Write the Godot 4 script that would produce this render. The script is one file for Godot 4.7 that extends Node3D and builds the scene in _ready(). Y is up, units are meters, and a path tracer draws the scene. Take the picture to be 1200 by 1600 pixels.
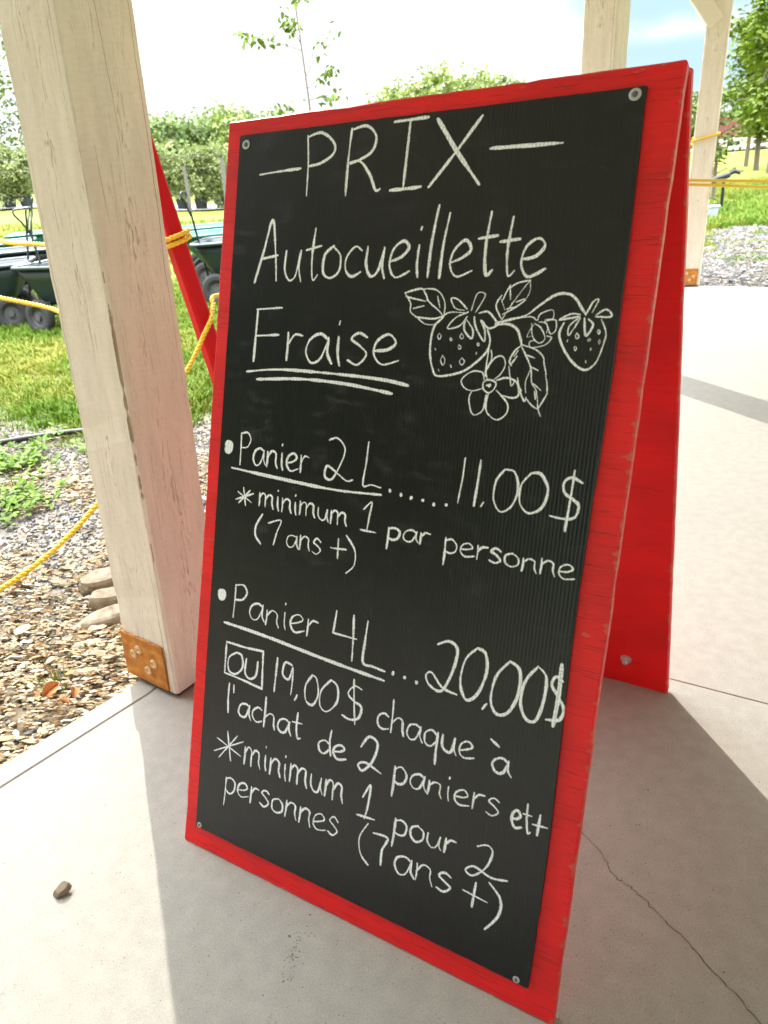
extends Node3D
# A red sandwich board with a chalk price list, standing on the concrete slab of a
# timber pavilion beside a farm yard. Metres, y up.

var M := {}
var rng := RandomNumberGenerator.new()
var used := {}

# ---------------------------------------------------------------- naming
func numbered(called: String, parent: Node) -> String:
	var key := str(parent.get_instance_id()) + called
	var n: int = used.get(key, 0)
	used[key] = n + 1
	return called if n == 0 else "%s_%03d" % [called, n]

func tag(o: Node, label: String, category := "", group := "", kind := "") -> void:
	if label: o.set_meta("label", label)
	if category: o.set_meta("category", category)
	if group: o.set_meta("group", group)
	if kind: o.set_meta("kind", kind)

func thing(called: String, label: String, category: String, at := Vector3.ZERO, turn := 0.0, group := "") -> Node3D:
	var o := Node3D.new()
	o.name = numbered(called, self)
	add_child(o, true)
	o.position = at
	o.rotation.y = turn
	tag(o, label, category, group)
	return o

func obj(called: String, mesh: Mesh, mat: Material, parent: Node = self) -> MeshInstance3D:
	var o := MeshInstance3D.new()
	o.mesh = mesh
	o.material_override = mat
	o.name = numbered(called, parent)
	parent.add_child(o, true)
	return o

func struct(called: String, mesh: Mesh, mat: Material, label: String, category: String) -> MeshInstance3D:
	var o := obj(called, mesh, mat)
	tag(o, label, category, "", "structure")
	return o

func twin(o: Node3D, label: String, at: Vector3, turn: float, parent: Node = self) -> Node3D:
	var c: Node3D = o.duplicate()
	c.name = numbered(String(o.name).get_slice("_0", 0), parent)
	parent.add_child(c, true)
	c.position = at
	c.rotation.y = turn
	if label: c.set_meta("label", label)
	return c

# ---------------------------------------------------------------- shape helpers
func begin() -> SurfaceTool:
	var st := SurfaceTool.new()
	st.begin(Mesh.PRIMITIVE_TRIANGLES)
	return st

func done(st: SurfaceTool) -> ArrayMesh:
	st.generate_normals()
	return st.commit()

func tri(st: SurfaceTool, a: Vector3, b: Vector3, c: Vector3) -> void:   # counter-clockwise from outside
	st.add_vertex(a); st.add_vertex(c); st.add_vertex(b)

func quad(st: SurfaceTool, a: Vector3, b: Vector3, c: Vector3, d: Vector3) -> void:
	tri(st, a, b, c); tri(st, a, c, d)

func quad_uv(st: SurfaceTool, p: Array, t: Array) -> void:
	for k in [0, 2, 1, 0, 3, 2]:
		st.set_uv(t[k]); st.add_vertex(p[k])

func add_box(st: SurfaceTool, xf: Transform3D, size: Vector3, bevel := 0.0) -> void:
	st.set_smooth_group(-1)
	var h := size / 2.0
	var b := minf(bevel, minf(h.x, minf(h.y, h.z)) * 0.49)
	var P := func(sx: float, sy: float, sz: float, ax: int) -> Vector3:   # corner pulled in on the two other axes
		var v := Vector3(sx * (h.x - (0.0 if ax == 0 else b)), sy * (h.y - (0.0 if ax == 1 else b)), sz * (h.z - (0.0 if ax == 2 else b)))
		return xf * v
	for s: float in [-1.0, 1.0]:
		var q: Array = [P.call(s, -1, -1, 0), P.call(s, 1, -1, 0), P.call(s, 1, 1, 0), P.call(s, -1, 1, 0)]
		if s < 0: q.reverse()
		quad(st, q[0], q[1], q[2], q[3])
		q = [P.call(-1, s, -1, 1), P.call(-1, s, 1, 1), P.call(1, s, 1, 1), P.call(1, s, -1, 1)]
		if s < 0: q.reverse()
		quad(st, q[0], q[1], q[2], q[3])
		q = [P.call(-1, -1, s, 2), P.call(1, -1, s, 2), P.call(1, 1, s, 2), P.call(-1, 1, s, 2)]
		if s < 0: q.reverse()
		quad(st, q[0], q[1], q[2], q[3])
	if b <= 0.0: return
	var E := func(q: Array, out: Vector3) -> void:
		var n: Vector3 = (q[1] - q[0]).cross(q[2] - q[0])
		if n.dot(xf.basis * out) < 0: q.reverse()
		quad(st, q[0], q[1], q[2], q[3])
	for s: float in [-1.0, 1.0]:
		for t: float in [-1.0, 1.0]:
			E.call([P.call(s, t, -1, 0), P.call(s, t, 1, 0), P.call(s, t, 1, 1), P.call(s, t, -1, 1)], Vector3(s, t, 0))
			E.call([P.call(s, -1, t, 0), P.call(s, 1, t, 0), P.call(s, 1, t, 2), P.call(s, -1, t, 2)], Vector3(s, 0, t))
			E.call([P.call(-1, s, t, 1), P.call(1, s, t, 1), P.call(1, s, t, 2), P.call(-1, s, t, 2)], Vector3(0, s, t))
			for u: float in [-1.0, 1.0]:
				var a: Vector3 = P.call(s, t, u, 0)
				var c: Vector3 = P.call(s, t, u, 1)
				var d: Vector3 = P.call(s, t, u, 2)
				if (c - a).cross(d - a).dot(xf.basis * Vector3(s, t, u)) < 0: tri(st, a, d, c)
				else: tri(st, a, c, d)

func box_mesh(size: Vector3, bevel := 0.004) -> ArrayMesh:
	var st := begin()
	add_box(st, Transform3D.IDENTITY, size, bevel)
	return done(st)

func smooth_path(pts: PackedVector3Array, step: float) -> PackedVector3Array:
	var c := Curve3D.new()
	c.bake_interval = step
	for i in pts.size():
		var t := (pts[mini(i + 1, pts.size() - 1)] - pts[maxi(i - 1, 0)]) / 6.0
		c.add_point(pts[i], -t, t)
	var out := PackedVector3Array()
	var n := maxi(2, int(c.get_baked_length() / step))
	for i in n + 1: out.append(c.sample_baked(c.get_baked_length() * i / n, true))
	return out

func add_tube(st: SurfaceTool, pts: PackedVector3Array, r0: float, r1: float, sides := 8, caps := true) -> void:
	st.set_smooth_group(0)
	var n := pts.size()
	var side := Vector3.UP.cross(pts[1] - pts[0])
	if side.length() < 1e-5: side = Vector3.RIGHT
	var rings: Array = []
	for i in n:
		var dir := (pts[mini(i + 1, n - 1)] - pts[maxi(i - 1, 0)]).normalized()
		side = (side - dir * side.dot(dir)).normalized()
		var other := dir.cross(side)
		var r := lerpf(r0, r1, float(i) / (n - 1))
		var ring := PackedVector3Array()
		for k in sides:
			var a := TAU * k / sides
			ring.append(pts[i] + (side * cos(a) + other * sin(a)) * r)
		rings.append(ring)
	for i in n - 1:
		for k in sides:
			var j := (k + 1) % sides
			quad(st, rings[i][k], rings[i][j], rings[i + 1][j], rings[i + 1][k])
	if caps:
		st.set_smooth_group(-1)
		for k in sides:
			var j := (k + 1) % sides
			tri(st, pts[0], rings[0][j], rings[0][k])
			tri(st, pts[n - 1], rings[n - 1][k], rings[n - 1][j])

func tube(pts: PackedVector3Array, r0: float, r1 := -1.0, sides := 8, step := 0.0) -> ArrayMesh:
	var st := begin()
	add_tube(st, smooth_path(pts, step) if step > 0.0 else pts, r0, r0 if r1 < 0.0 else r1, sides)
	return done(st)

func rope_mesh(pts: PackedVector3Array, r: float) -> ArrayMesh:            # three twisted strands
	var st := begin()
	var pitch := r * 6.0
	var p := smooth_path(pts, pitch / 7.0)
	var side := Vector3.UP.cross(p[1] - p[0]).normalized()
	var strands: Array = [PackedVector3Array(), PackedVector3Array(), PackedVector3Array()]
	for i in p.size():
		var dir := (p[mini(i + 1, p.size() - 1)] - p[maxi(i - 1, 0)]).normalized()
		side = (side - dir * side.dot(dir)).normalized()
		var other := dir.cross(side)
		for k in 3:
			var a := TAU * (float(i) / 7.0 + k / 3.0)
			strands[k].append(p[i] + (side * cos(a) + other * sin(a)) * r * 0.52)
	for k in 3: add_tube(st, strands[k], r * 0.56, r * 0.56, 6)
	return done(st)

func add_lathe(st: SurfaceTool, xf: Transform3D, prof: PackedVector2Array, sides := 20) -> void:   # x = radius, y = along local y
	st.set_smooth_group(-1)
	for i in prof.size() - 1:
		st.set_smooth_group(i)
		for k in sides:
			var a := TAU * k / sides
			var b := TAU * (k + 1) / sides
			var f := func(p: Vector2, t: float) -> Vector3: return xf * Vector3(cos(t) * p.x, p.y, sin(t) * p.x)
			quad(st, f.call(prof[i], b), f.call(prof[i], a), f.call(prof[i + 1], a), f.call(prof[i + 1], b))

func lathe(prof: PackedVector2Array, sides := 20) -> ArrayMesh:
	var st := begin()
	add_lathe(st, Transform3D.IDENTITY, prof, sides)
	return done(st)

func prism(outline: PackedVector2Array, y0: float, y1: float, bevel := 0.006) -> ArrayMesh:   # a flat slab over x,z (Vector2) with a small chamfer on top
	var st := begin()
	st.set_smooth_group(-1)
	var n := outline.size()
	if Geometry2D.is_polygon_clockwise(outline): outline.reverse()
	var inner: PackedVector2Array = Geometry2D.offset_polygon(outline, -bevel, Geometry2D.JOIN_MITER)[0]
	if Geometry2D.is_polygon_clockwise(inner): inner.reverse()
	var best := 0
	for i in n:
		if inner[i].distance_to(outline[0]) < inner[best].distance_to(outline[0]): best = i
	var V := func(p: Vector2, y: float) -> Vector3: return Vector3(p.x, y, p.y)
	var idx := Geometry2D.triangulate_polygon(inner)
	for i in range(0, idx.size(), 3):
		var a: Vector3 = V.call(inner[idx[i]], y1)
		var b: Vector3 = V.call(inner[idx[i + 1]], y1)
		var c: Vector3 = V.call(inner[idx[i + 2]], y1)
		if (b - a).cross(c - a).y < 0: tri(st, a, c, b)
		else: tri(st, a, b, c)
	for i in n:
		var j := (i + 1) % n
		var pi := inner[(best + i) % n]
		var pj := inner[(best + j) % n]
		quad(st, V.call(pi, y1), V.call(pj, y1), V.call(outline[j], y1 - bevel), V.call(outline[i], y1 - bevel))
		quad(st, V.call(outline[i], y1 - bevel), V.call(outline[j], y1 - bevel), V.call(outline[j], y0), V.call(outline[i], y0))
	return done(st)

# a sheet with thickness, outline in u,v metres on the local x,y plane, front at z = t; uv from 0..1 over size
func sheet(outline: PackedVector2Array, t: float, size: Vector2, bevel: float, shear := 0.0) -> ArrayMesh:
	var st := begin()
	st.set_smooth_group(-1)
	if Geometry2D.is_polygon_clockwise(outline): outline.reverse()
	var n := outline.size()
	var c := Vector2.ZERO
	for p in outline: c += p / n
	var inner := PackedVector2Array()
	for i in n:
		var d := (outline[(i + 1) % n] - outline[(i + n - 1) % n]).normalized()
		inner.append(outline[i] + Vector2(-d.y, d.x) * bevel)
	var add := func(p: Vector2, z: float) -> void:
		st.set_uv(Vector2(p.x / size.x, 1.0 - p.y / size.y))
		st.add_vertex(Vector3(p.x + shear * p.y, p.y, z))
	var idx := Geometry2D.triangulate_polygon(inner)
	for z: float in [t, 0.0]:
		for i in range(0, idx.size(), 3):
			var q := [inner[idx[i]], inner[idx[i + 1]], inner[idx[i + 2]]]
			var ccw: bool = (q[1] - q[0]).cross(q[2] - q[0]) > 0
			if ccw == (z == 0.0): q = [q[0], q[2], q[1]]
			for k in [0, 2, 1]: add.call(q[k], z)
	for i in n:
		var j := (i + 1) % n
		var rows := [[inner[i], t], [outline[i], t - bevel], [outline[i], bevel], [inner[i], 0.0]]
		var rows2 := [[inner[j], t], [outline[j], t - bevel], [outline[j], bevel], [inner[j], 0.0]]
		for k in 3:
			var q := [rows[k], rows[k + 1], rows2[k + 1], rows2[k]]
			for m in [0, 2, 1, 0, 3, 2]: add.call(q[m][0], q[m][1])
	return done(st)

func rect_outline(w: float, h: float, r: float, jitter: float, steps := 40) -> PackedVector2Array:
	var o := PackedVector2Array()
	var cs := [Vector2(r, r), Vector2(w - r, r), Vector2(w - r, h - r), Vector2(r, h - r)]
	for k in 4:
		for i in 5:
			var a := PI + k * PI / 2 + i * PI / 8
			o.append(cs[k] + Vector2(cos(a), sin(a)) * r)
		var a0: Vector2 = o[-1]
		var b0: Vector2 = cs[(k + 1) % 4] + Vector2(cos(PI + (k + 1) * PI / 2), sin(PI + (k + 1) * PI / 2)) * r
		var nrm := Vector2(-(b0 - a0).y, (b0 - a0).x).normalized()
		for i in range(1, steps):
			o.append(a0.lerp(b0, float(i) / steps) + nrm * absf(rng.randfn(0.0, jitter)))
	return o

# ---------------------------------------------------------------- materials
func mat(c: Color, rough := 0.8, metal := 0.0, spec := 0.5) -> StandardMaterial3D:   # c: linear base colour
	var m := StandardMaterial3D.new()
	m.albedo_color = c.linear_to_srgb()
	m.roughness = rough
	m.metallic = metal
	m.metallic_specular = spec
	return m

func noise(freq: float, octaves := 3, sd := 1, kind := FastNoiseLite.TYPE_SIMPLEX_SMOOTH) -> FastNoiseLite:
	var f := FastNoiseLite.new()
	f.seed = sd
	f.frequency = freq
	f.noise_type = kind
	f.fractal_octaves = octaves
	return f

func tex(im: Image) -> ImageTexture:
	return ImageTexture.create_from_image(im)

func bytes_of(f: FastNoiseLite, w: int, h: int, sx := 1, sy := 1) -> PackedByteArray:   # grey noise, stretched by sx, sy
	var im := f.get_image(maxi(8, w / sx), maxi(8, h / sy), false, false, true)
	im.convert(Image.FORMAT_L8)
	im.resize(w, h, Image.INTERPOLATE_CUBIC)
	return im.get_data()

func grey_noise_tex(freq: float, octaves: int, sd: int, lo: Color, hi: Color, size := 512, normal := 0.0) -> NoiseTexture2D:   # lo, hi: linear
	var t := NoiseTexture2D.new()
	t.width = size; t.height = size
	t.seamless = true
	t.noise = noise(freq, octaves, sd)
	if normal > 0.0:
		t.as_normal_map = true
		t.bump_strength = normal
	else:
		var g := Gradient.new()
		g.set_color(0, lo.linear_to_srgb()); g.set_color(1, hi.linear_to_srgb())
		t.color_ramp = g
	return t

func world_tex(m: StandardMaterial3D, tile: float) -> void:
	m.uv1_triplanar = true
	m.uv1_world_triplanar = true
	m.uv1_scale = Vector3.ONE / tile

func vertex_mat(rough := 0.9, light := Color(0, 0, 0)) -> StandardMaterial3D:
	var m := mat(Color.WHITE, rough, 0.0, 0.3)
	m.vertex_color_use_as_albedo = true
	if light.r + light.g > 0.0:
		m.backlight_enabled = true
		m.backlight = light.linear_to_srgb()
	return m

# rough-sawn painted timber: four faces side by side in u, 2.4 m in v
func post_images(w: int, h: int) -> Array:
	var grain := bytes_of(noise(0.09, 4, 11), w, h, 1, 14)
	var fine := bytes_of(noise(0.22, 3, 12), w, h, 1, 6)
	var saw := bytes_of(noise(0.2, 2, 13), w, h, 10, 1)
	var blot := bytes_of(noise(0.012, 4, 14), w, h, 1, 2)
	var where := bytes_of(noise(0.02, 3, 15), w, h, 1, 7)
	var dark := PackedFloat32Array()
	dark.resize(w * h)
	var r := RandomNumberGenerator.new()
	r.seed = 5
	for n in 90:                                                 # drying cracks along the grain
		var long := n < 16
		var x := r.randf() * w
		var y := r.randf() * h
		var len := r.randi_range(260, 900) if long else r.randi_range(20, 150)
		var drift := r.randfn(0.0, 0.05)
		var deep := r.randf_range(0.55, 1.0) if long else r.randf_range(0.2, 0.8)
		var wid := r.randf_range(0.7, 1.5) if long else r.randf_range(0.4, 1.0)
		for k in len:
			drift += r.randfn(0.0, 0.012) - drift * 0.02
			x += drift
			y += 1.0
			if y >= h: break
			var taper := sin(PI * k / len)
			for dx in range(-2, 3):
				var xi := posmod(int(x) + dx, w)
				var a := clampf(1.2 - absf(dx + int(x) - x) / (wid * taper + 0.15), 0.0, 1.0) * deep * (0.6 + 0.4 * taper)
				var i := int(y) * w + xi
				dark[i] = maxf(dark[i], a)
	for n in 10:                                                # knots: rings of raised grain
		var cx := r.randi_range(20, w - 20)
		var cy := r.randi_range(60, h - 60)
		var rad := r.randf_range(7, 16)
		for y in range(int(cy - rad * 5), int(cy + rad * 5)):
			if y < 0 or y >= h: continue
			for x in range(int(cx - rad * 1.6), int(cx + rad * 1.6)):
				var d := Vector2(x - cx, (y - cy) * 0.36).length() / rad
				if d < 1.5:
					var i := y * w + posmod(x, w)
					dark[i] = maxf(dark[i], (0.5 + 0.5 * sin(d * 24.0 + grain[i] * 0.02)) * 0.33 * (1.5 - d) / 1.5)
	for y in range(int(h * 0.60), int(h * 0.88)):                 # the paint has worn off along one arris
		var q := grain[y * w + 7] / 255.0 + fine[y * w + 31] / 255.0 * 0.6
		var wid := int(clampf((q - 0.72) * 22.0 * sin(PI * (y - h * 0.60) / (h * 0.28)), 0.0, 5.0))
		for k in wid:
			dark[y * w + k] = maxf(dark[y * w + k], 0.5)
			if k < 3: dark[y * w + w - 1 - k] = 0.45
	var col := PackedByteArray()
	col.resize(w * h * 3)
	var hgt := PackedByteArray()
	hgt.resize(w * h)
	for i in w * h:
		var g := grain[i] / 255.0
		var f := fine[i] / 255.0
		var mk := clampf((where[i] / 255.0 - 0.42) * 5.0, 0.0, 1.0)
		var streak := clampf((0.30 - g) * 5.0, 0.0, 1.0) * mk * 0.16 + clampf((0.30 - f) * 7.0, 0.0, 1.0) * mk * 0.2
		var xx := i % w
		var face := xx * 4 / w
		var dx := xx - (face + 0.5) * w / 4.0 + 18.0 * sin(face * 2.1)
		var ring := 0.0                                             # arched growth rings in the middle of each face
		if absf(dx) < 62.0:
			ring = pow(maxf(0.0, sin(dx * dx * 0.0042 + (i / w) * 0.052 * (1.0 if face % 2 == 0 else -1.0) + (blot[i] - 128) * 0.07 + (grain[i] - 128) * 0.02)), 10.0)
			ring *= clampf((blot[i] / 255.0 - 0.47) * 5.0, 0.0, 1.0) * (1.0 - absf(dx) / 62.0) * (0.25 + 0.5 * f)
		var d := clampf(maxf(maxf(dark[i], streak), ring), 0.0, 1.0)
		var t := 0.93 + 0.07 * blot[i] / 255.0 + (f - 0.5) * 0.03 + (saw[i] / 255.0 - 0.5) * 0.035
		col[i * 3] = int(clampf(231.0 * t * (1.0 - d * 0.60), 0, 255))
		col[i * 3 + 1] = int(clampf(218.0 * t * (1.0 - d * 0.68), 0, 255))
		col[i * 3 + 2] = int(clampf(202.0 * t * (1.0 - d * 0.78), 0, 255))
		hgt[i] = int(clampf(190.0 - d * 170.0 + (g - 0.5) * 20.0 + (f - 0.5) * 16.0 + (saw[i] - 128.0) * 0.07, 0, 255))
	var nm := Image.create_from_data(w, h, false, Image.FORMAT_L8, hgt)
	nm.convert(Image.FORMAT_RGBA8)
	nm.bump_map_to_normal_map(2.2)
	return [tex(Image.create_from_data(w, h, false, Image.FORMAT_RGB8, col)), tex(nm)]

# red painted plywood with checks across the face and worn spots
func red_images(w: int, h: int, sd: int, checks: int, edge_wear: float) -> Array:
	var big := bytes_of(noise(0.008, 4, sd), w, h, 2, 1)
	var fine := bytes_of(noise(0.12, 3, sd + 1), w, h, 8, 1)
	var wear := bytes_of(noise(0.05, 4, sd + 2), w, h, 3, 1)
	var dark := PackedFloat32Array()
	dark.resize(w * h)
	var r := RandomNumberGenerator.new()
	r.seed = sd
	for n in checks:
		var x := r.randf_range(-0.1, 1.0) * w
		var y := r.randf() * h
		var len := r.randi_range(8, 75)
		var deep := r.randf_range(0.1, 0.7) * r.randf_range(0.25, 0.9)
		for k in len:
			x += 1.0
			y += r.randfn(0.0, 0.16)
			if x < 0 or x >= w or y < 1 or y >= h - 1: continue
			var i := int(y) * w + int(x)
			dark[i] = maxf(dark[i], deep * sin(PI * (k + 0.5) / len))
	var col := PackedByteArray()
	col.resize(w * h * 3)
	var hgt := PackedByteArray()
	hgt.resize(w * h)
	for y in h:
		for x in w:
			var i := y * w + x
			var t := 0.94 + 0.12 * (big[i] / 255.0 - 0.5) + 0.05 * (fine[i] / 255.0 - 0.5)
			var d := dark[i]
			var edge := minf(minf(x, w - 1 - x), minf(y, h - 1 - y)) / w
			var chip := clampf((wear[i] / 255.0 - 0.86 + edge_wear * clampf(0.012 - edge, 0.0, 0.012) / 0.012) * 14.0, 0.0, 1.0) * 0.7
			var c := Color(0.93 * t, 0.05 * t, 0.07 * t).lerp(Color(0.22, 0.02, 0.03), d).lerp(Color(0.80, 0.42, 0.33), chip)
			col[i * 3] = int(clampf(c.r * 255, 0, 255)); col[i * 3 + 1] = int(clampf(c.g * 255, 0, 255)); col[i * 3 + 2] = int(clampf(c.b * 255, 0, 255))
			hgt[i] = int(clampf(180 - d * 120 + (fine[i] - 128) * 0.25, 0, 255))
	var nm := Image.create_from_data(w, h, false, Image.FORMAT_L8, hgt)
	nm.convert(Image.FORMAT_RGBA8)
	nm.bump_map_to_normal_map(1.6)
	return [tex(Image.create_from_data(w, h, false, Image.FORMAT_RGB8, col)), tex(nm)]

func concrete_image(n: int) -> ImageTexture:
	var f1 := noise(0.02, 5, 31).get_seamless_image(n, n)
	var f2 := noise(0.25, 3, 32).get_seamless_image(n, n)
	f1.convert(Image.FORMAT_L8); f2.convert(Image.FORMAT_L8)
	var b1 := f1.get_data()
	var b2 := f2.get_data()
	var col := PackedByteArray()
	col.resize(n * n * 3)
	for i in n * n:
		var t := 1.0 + (b1[i] - 128) / 255.0 * 0.07 + (b2[i] - 128) / 255.0 * 0.16
		col[i * 3] = int(clampf(165 * t, 0, 255)); col[i * 3 + 1] = int(clampf(161 * t, 0, 255)); col[i * 3 + 2] = int(clampf(153 * t, 0, 255))
	var r := RandomNumberGenerator.new()
	r.seed = 77
	for k in 2600:                                               # sand grains, pits
		var x := r.randi_range(0, n - 1)
		var y := r.randi_range(0, n - 1)
		var s := r.randf_range(0.62, 0.9) if r.randf() < 0.7 else r.randf_range(1.05, 1.16)
		if r.randf() < 0.03: s = 0.35
		for d: Vector2i in [Vector2i(0, 0), Vector2i(1, 0), Vector2i(0, 1)]:
			if d != Vector2i.ZERO and r.randf() < 0.45: continue
			var i := ((y + d.y) % n) * n + (x + d.x) % n
			for c in 3: col[i * 3 + c] = int(clampf(col[i * 3 + c] * s, 0, 255))
	return tex(Image.create_from_data(n, n, false, Image.FORMAT_RGB8, col))

# ---------------------------------------------------------------- chalk on the black sheet
const CW := 1024
const CH := 1998
var chalk := PackedByteArray()
var brush := RandomNumberGenerator.new()
var font := {}

func stamp(x: float, y: float, r: float) -> void:                 # mm from the sheet's lower left corner
	var k := CW / 592.0
	var cx := x * k
	var cy := CH - y * k
	var rr := r * k
	for py in range(maxi(0, int(cy - rr)), mini(CH, int(cy + rr) + 2)):
		for px in range(maxi(0, int(cx - rr)), mini(CW, int(cx + rr) + 2)):
			var d := Vector2(px - cx, py - cy).length()
			var a := clampf(rr - d + 0.5, 0.0, 1.0) * 255.0
			if a > chalk[py * CW + px]: chalk[py * CW + px] = int(a)

func stroke(p: Array, w: float, soft := true) -> void:
	var pts := PackedVector2Array()
	for i in range(0, p.size(), 2): pts.append(Vector2(p[i], p[i + 1]))
	draw_path(pts, w, soft)

func draw_path(pts: PackedVector2Array, w: float, soft := true) -> void:
	var c := Curve2D.new()
	c.bake_interval = 1.0
	for i in pts.size():
		var t := (pts[mini(i + 1, pts.size() - 1)] - pts[maxi(i - 1, 0)]) / 6.0 if soft and pts.size() > 2 else Vector2.ZERO
		c.add_point(pts[i], -t, t)
	var n := maxi(1, int(c.get_baked_length() / 1.0))
	var press := brush.randf_range(0.7, 0.86)
	for i in n + 1:
		press = clampf(press + brush.randfn(0.0, 0.045), 0.5, 0.98)
		var q := c.sample_baked(c.get_baked_length() * i / n)
		stamp(q.x + brush.randfn(0.0, 0.12), q.y + brush.randfn(0.0, 0.12), w * 0.46 * press * (0.75 + 0.25 * minf(1.0, minf(i, n - i) / 6.0)))

func dot(x: float, y: float, r: float) -> void:
	for k in 12: stamp(x + brush.randfn(0.0, r * 0.14), y + brush.randfn(0.0, r * 0.25), r * 0.7)

func glyph(ch: String, width: float, strokes: Array) -> void:
	font[ch] = [width, strokes]

func learn_letters() -> void:                                        # hand-printed letters: x height 52, ascender 100
	glyph("a", 50, [[42, 45, 28, 53, 10, 42, 4, 20, 14, 2, 30, 8, 42, 42], [43, 50, 42, 20, 50, 2]])
	glyph("A", 66, [[2, -2, 18, 52, 32, 102, 46, 50, 54, 0], [14, 40, 52, 44]])
	glyph("F", 62, [[8, 98, 6, 50, 4, 0], [6, 98, 54, 101], [7, 48, 50, 50]])
	glyph("P", 50, [[6, 96, 6, 50, 4, -4], [6, 94, 30, 98, 42, 78, 30, 56, 6, 50]])
	glyph("c", 42, [[36, 46, 22, 53, 6, 36, 6, 14, 20, 2, 38, 10]])
	glyph("d", 50, [[40, 42, 24, 52, 6, 36, 8, 8, 24, 2, 40, 24], [44, 100, 40, 50, 46, 0]])
	glyph("e", 47, [[6, 24, 26, 30, 38, 42, 26, 54, 8, 42, 4, 18, 18, 1, 44, 10]])
	glyph("h", 48, [[6, 100, 6, 50, 4, 0], [5, 28, 22, 50, 36, 44, 38, 20, 42, 0]])
	glyph("i", 24, [[10, 50, 10, 20, 14, 0], [10, 74, 11, 78]])
	glyph("l", 22, [[14, 100, 9, 50, 9, 0]])
	glyph("m", 72, [[6, 50, 6, 25, 4, 0], [5, 30, 18, 50, 30, 44, 30, 20, 30, 0], [31, 28, 44, 50, 58, 44, 58, 20, 64, 0]])
	glyph("n", 48, [[6, 50, 6, 25, 4, 0], [5, 28, 20, 50, 36, 44, 36, 20, 42, 0]])
	glyph("o", 48, [[24, 52, 6, 38, 6, 12, 22, 0, 40, 14, 40, 38, 24, 52]])
	glyph("p", 48, [[6, 52, 6, 0, 4, -46], [6, 44, 24, 54, 40, 38, 36, 10, 20, 0, 6, 8]])
	glyph("q", 50, [[40, 42, 24, 52, 6, 36, 8, 8, 24, 2, 40, 24], [42, 50, 40, 0, 40, -46]])
	glyph("r", 36, [[6, 50, 6, 25, 5, 0], [6, 28, 18, 48, 33, 48]])
	glyph("s", 42, [[34, 46, 20, 54, 8, 42, 22, 30, 34, 16, 20, 0, 4, 6]])
	glyph("t", 38, [[18, 88, 16, 40, 22, 2, 32, 8], [2, 52, 34, 56]])
	glyph("T", 42, [[24, 106, 18, 50, 14, 0], [0, 84, 42, 88]])
	glyph("u", 50, [[6, 50, 6, 20, 18, 2, 32, 10, 40, 48], [40, 48, 39, 20, 46, 0]])

func write(text: String, at: Vector2, along: Vector2, up: Vector2, w: float) -> void:
	var total := 0.0
	for ch in text: total += font[ch][0]
	var x := 0.0
	for ch in text:
		var wob := brush.randf_range(-0.03, 0.03)
		var big := brush.randf_range(0.94, 1.07)
		for s: Array in font[ch][1]:
			var pts := PackedVector2Array()
			for i in range(0, s.size(), 2):
				var fx: float = (x + s[i]) / total
				var fy: float = s[i + 1] / 100.0 * big + wob + brush.randfn(0.0, 0.012)
				pts.append(at + along * fx + up * fy)
			draw_path(pts, w)
		x += font[ch][0]

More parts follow.
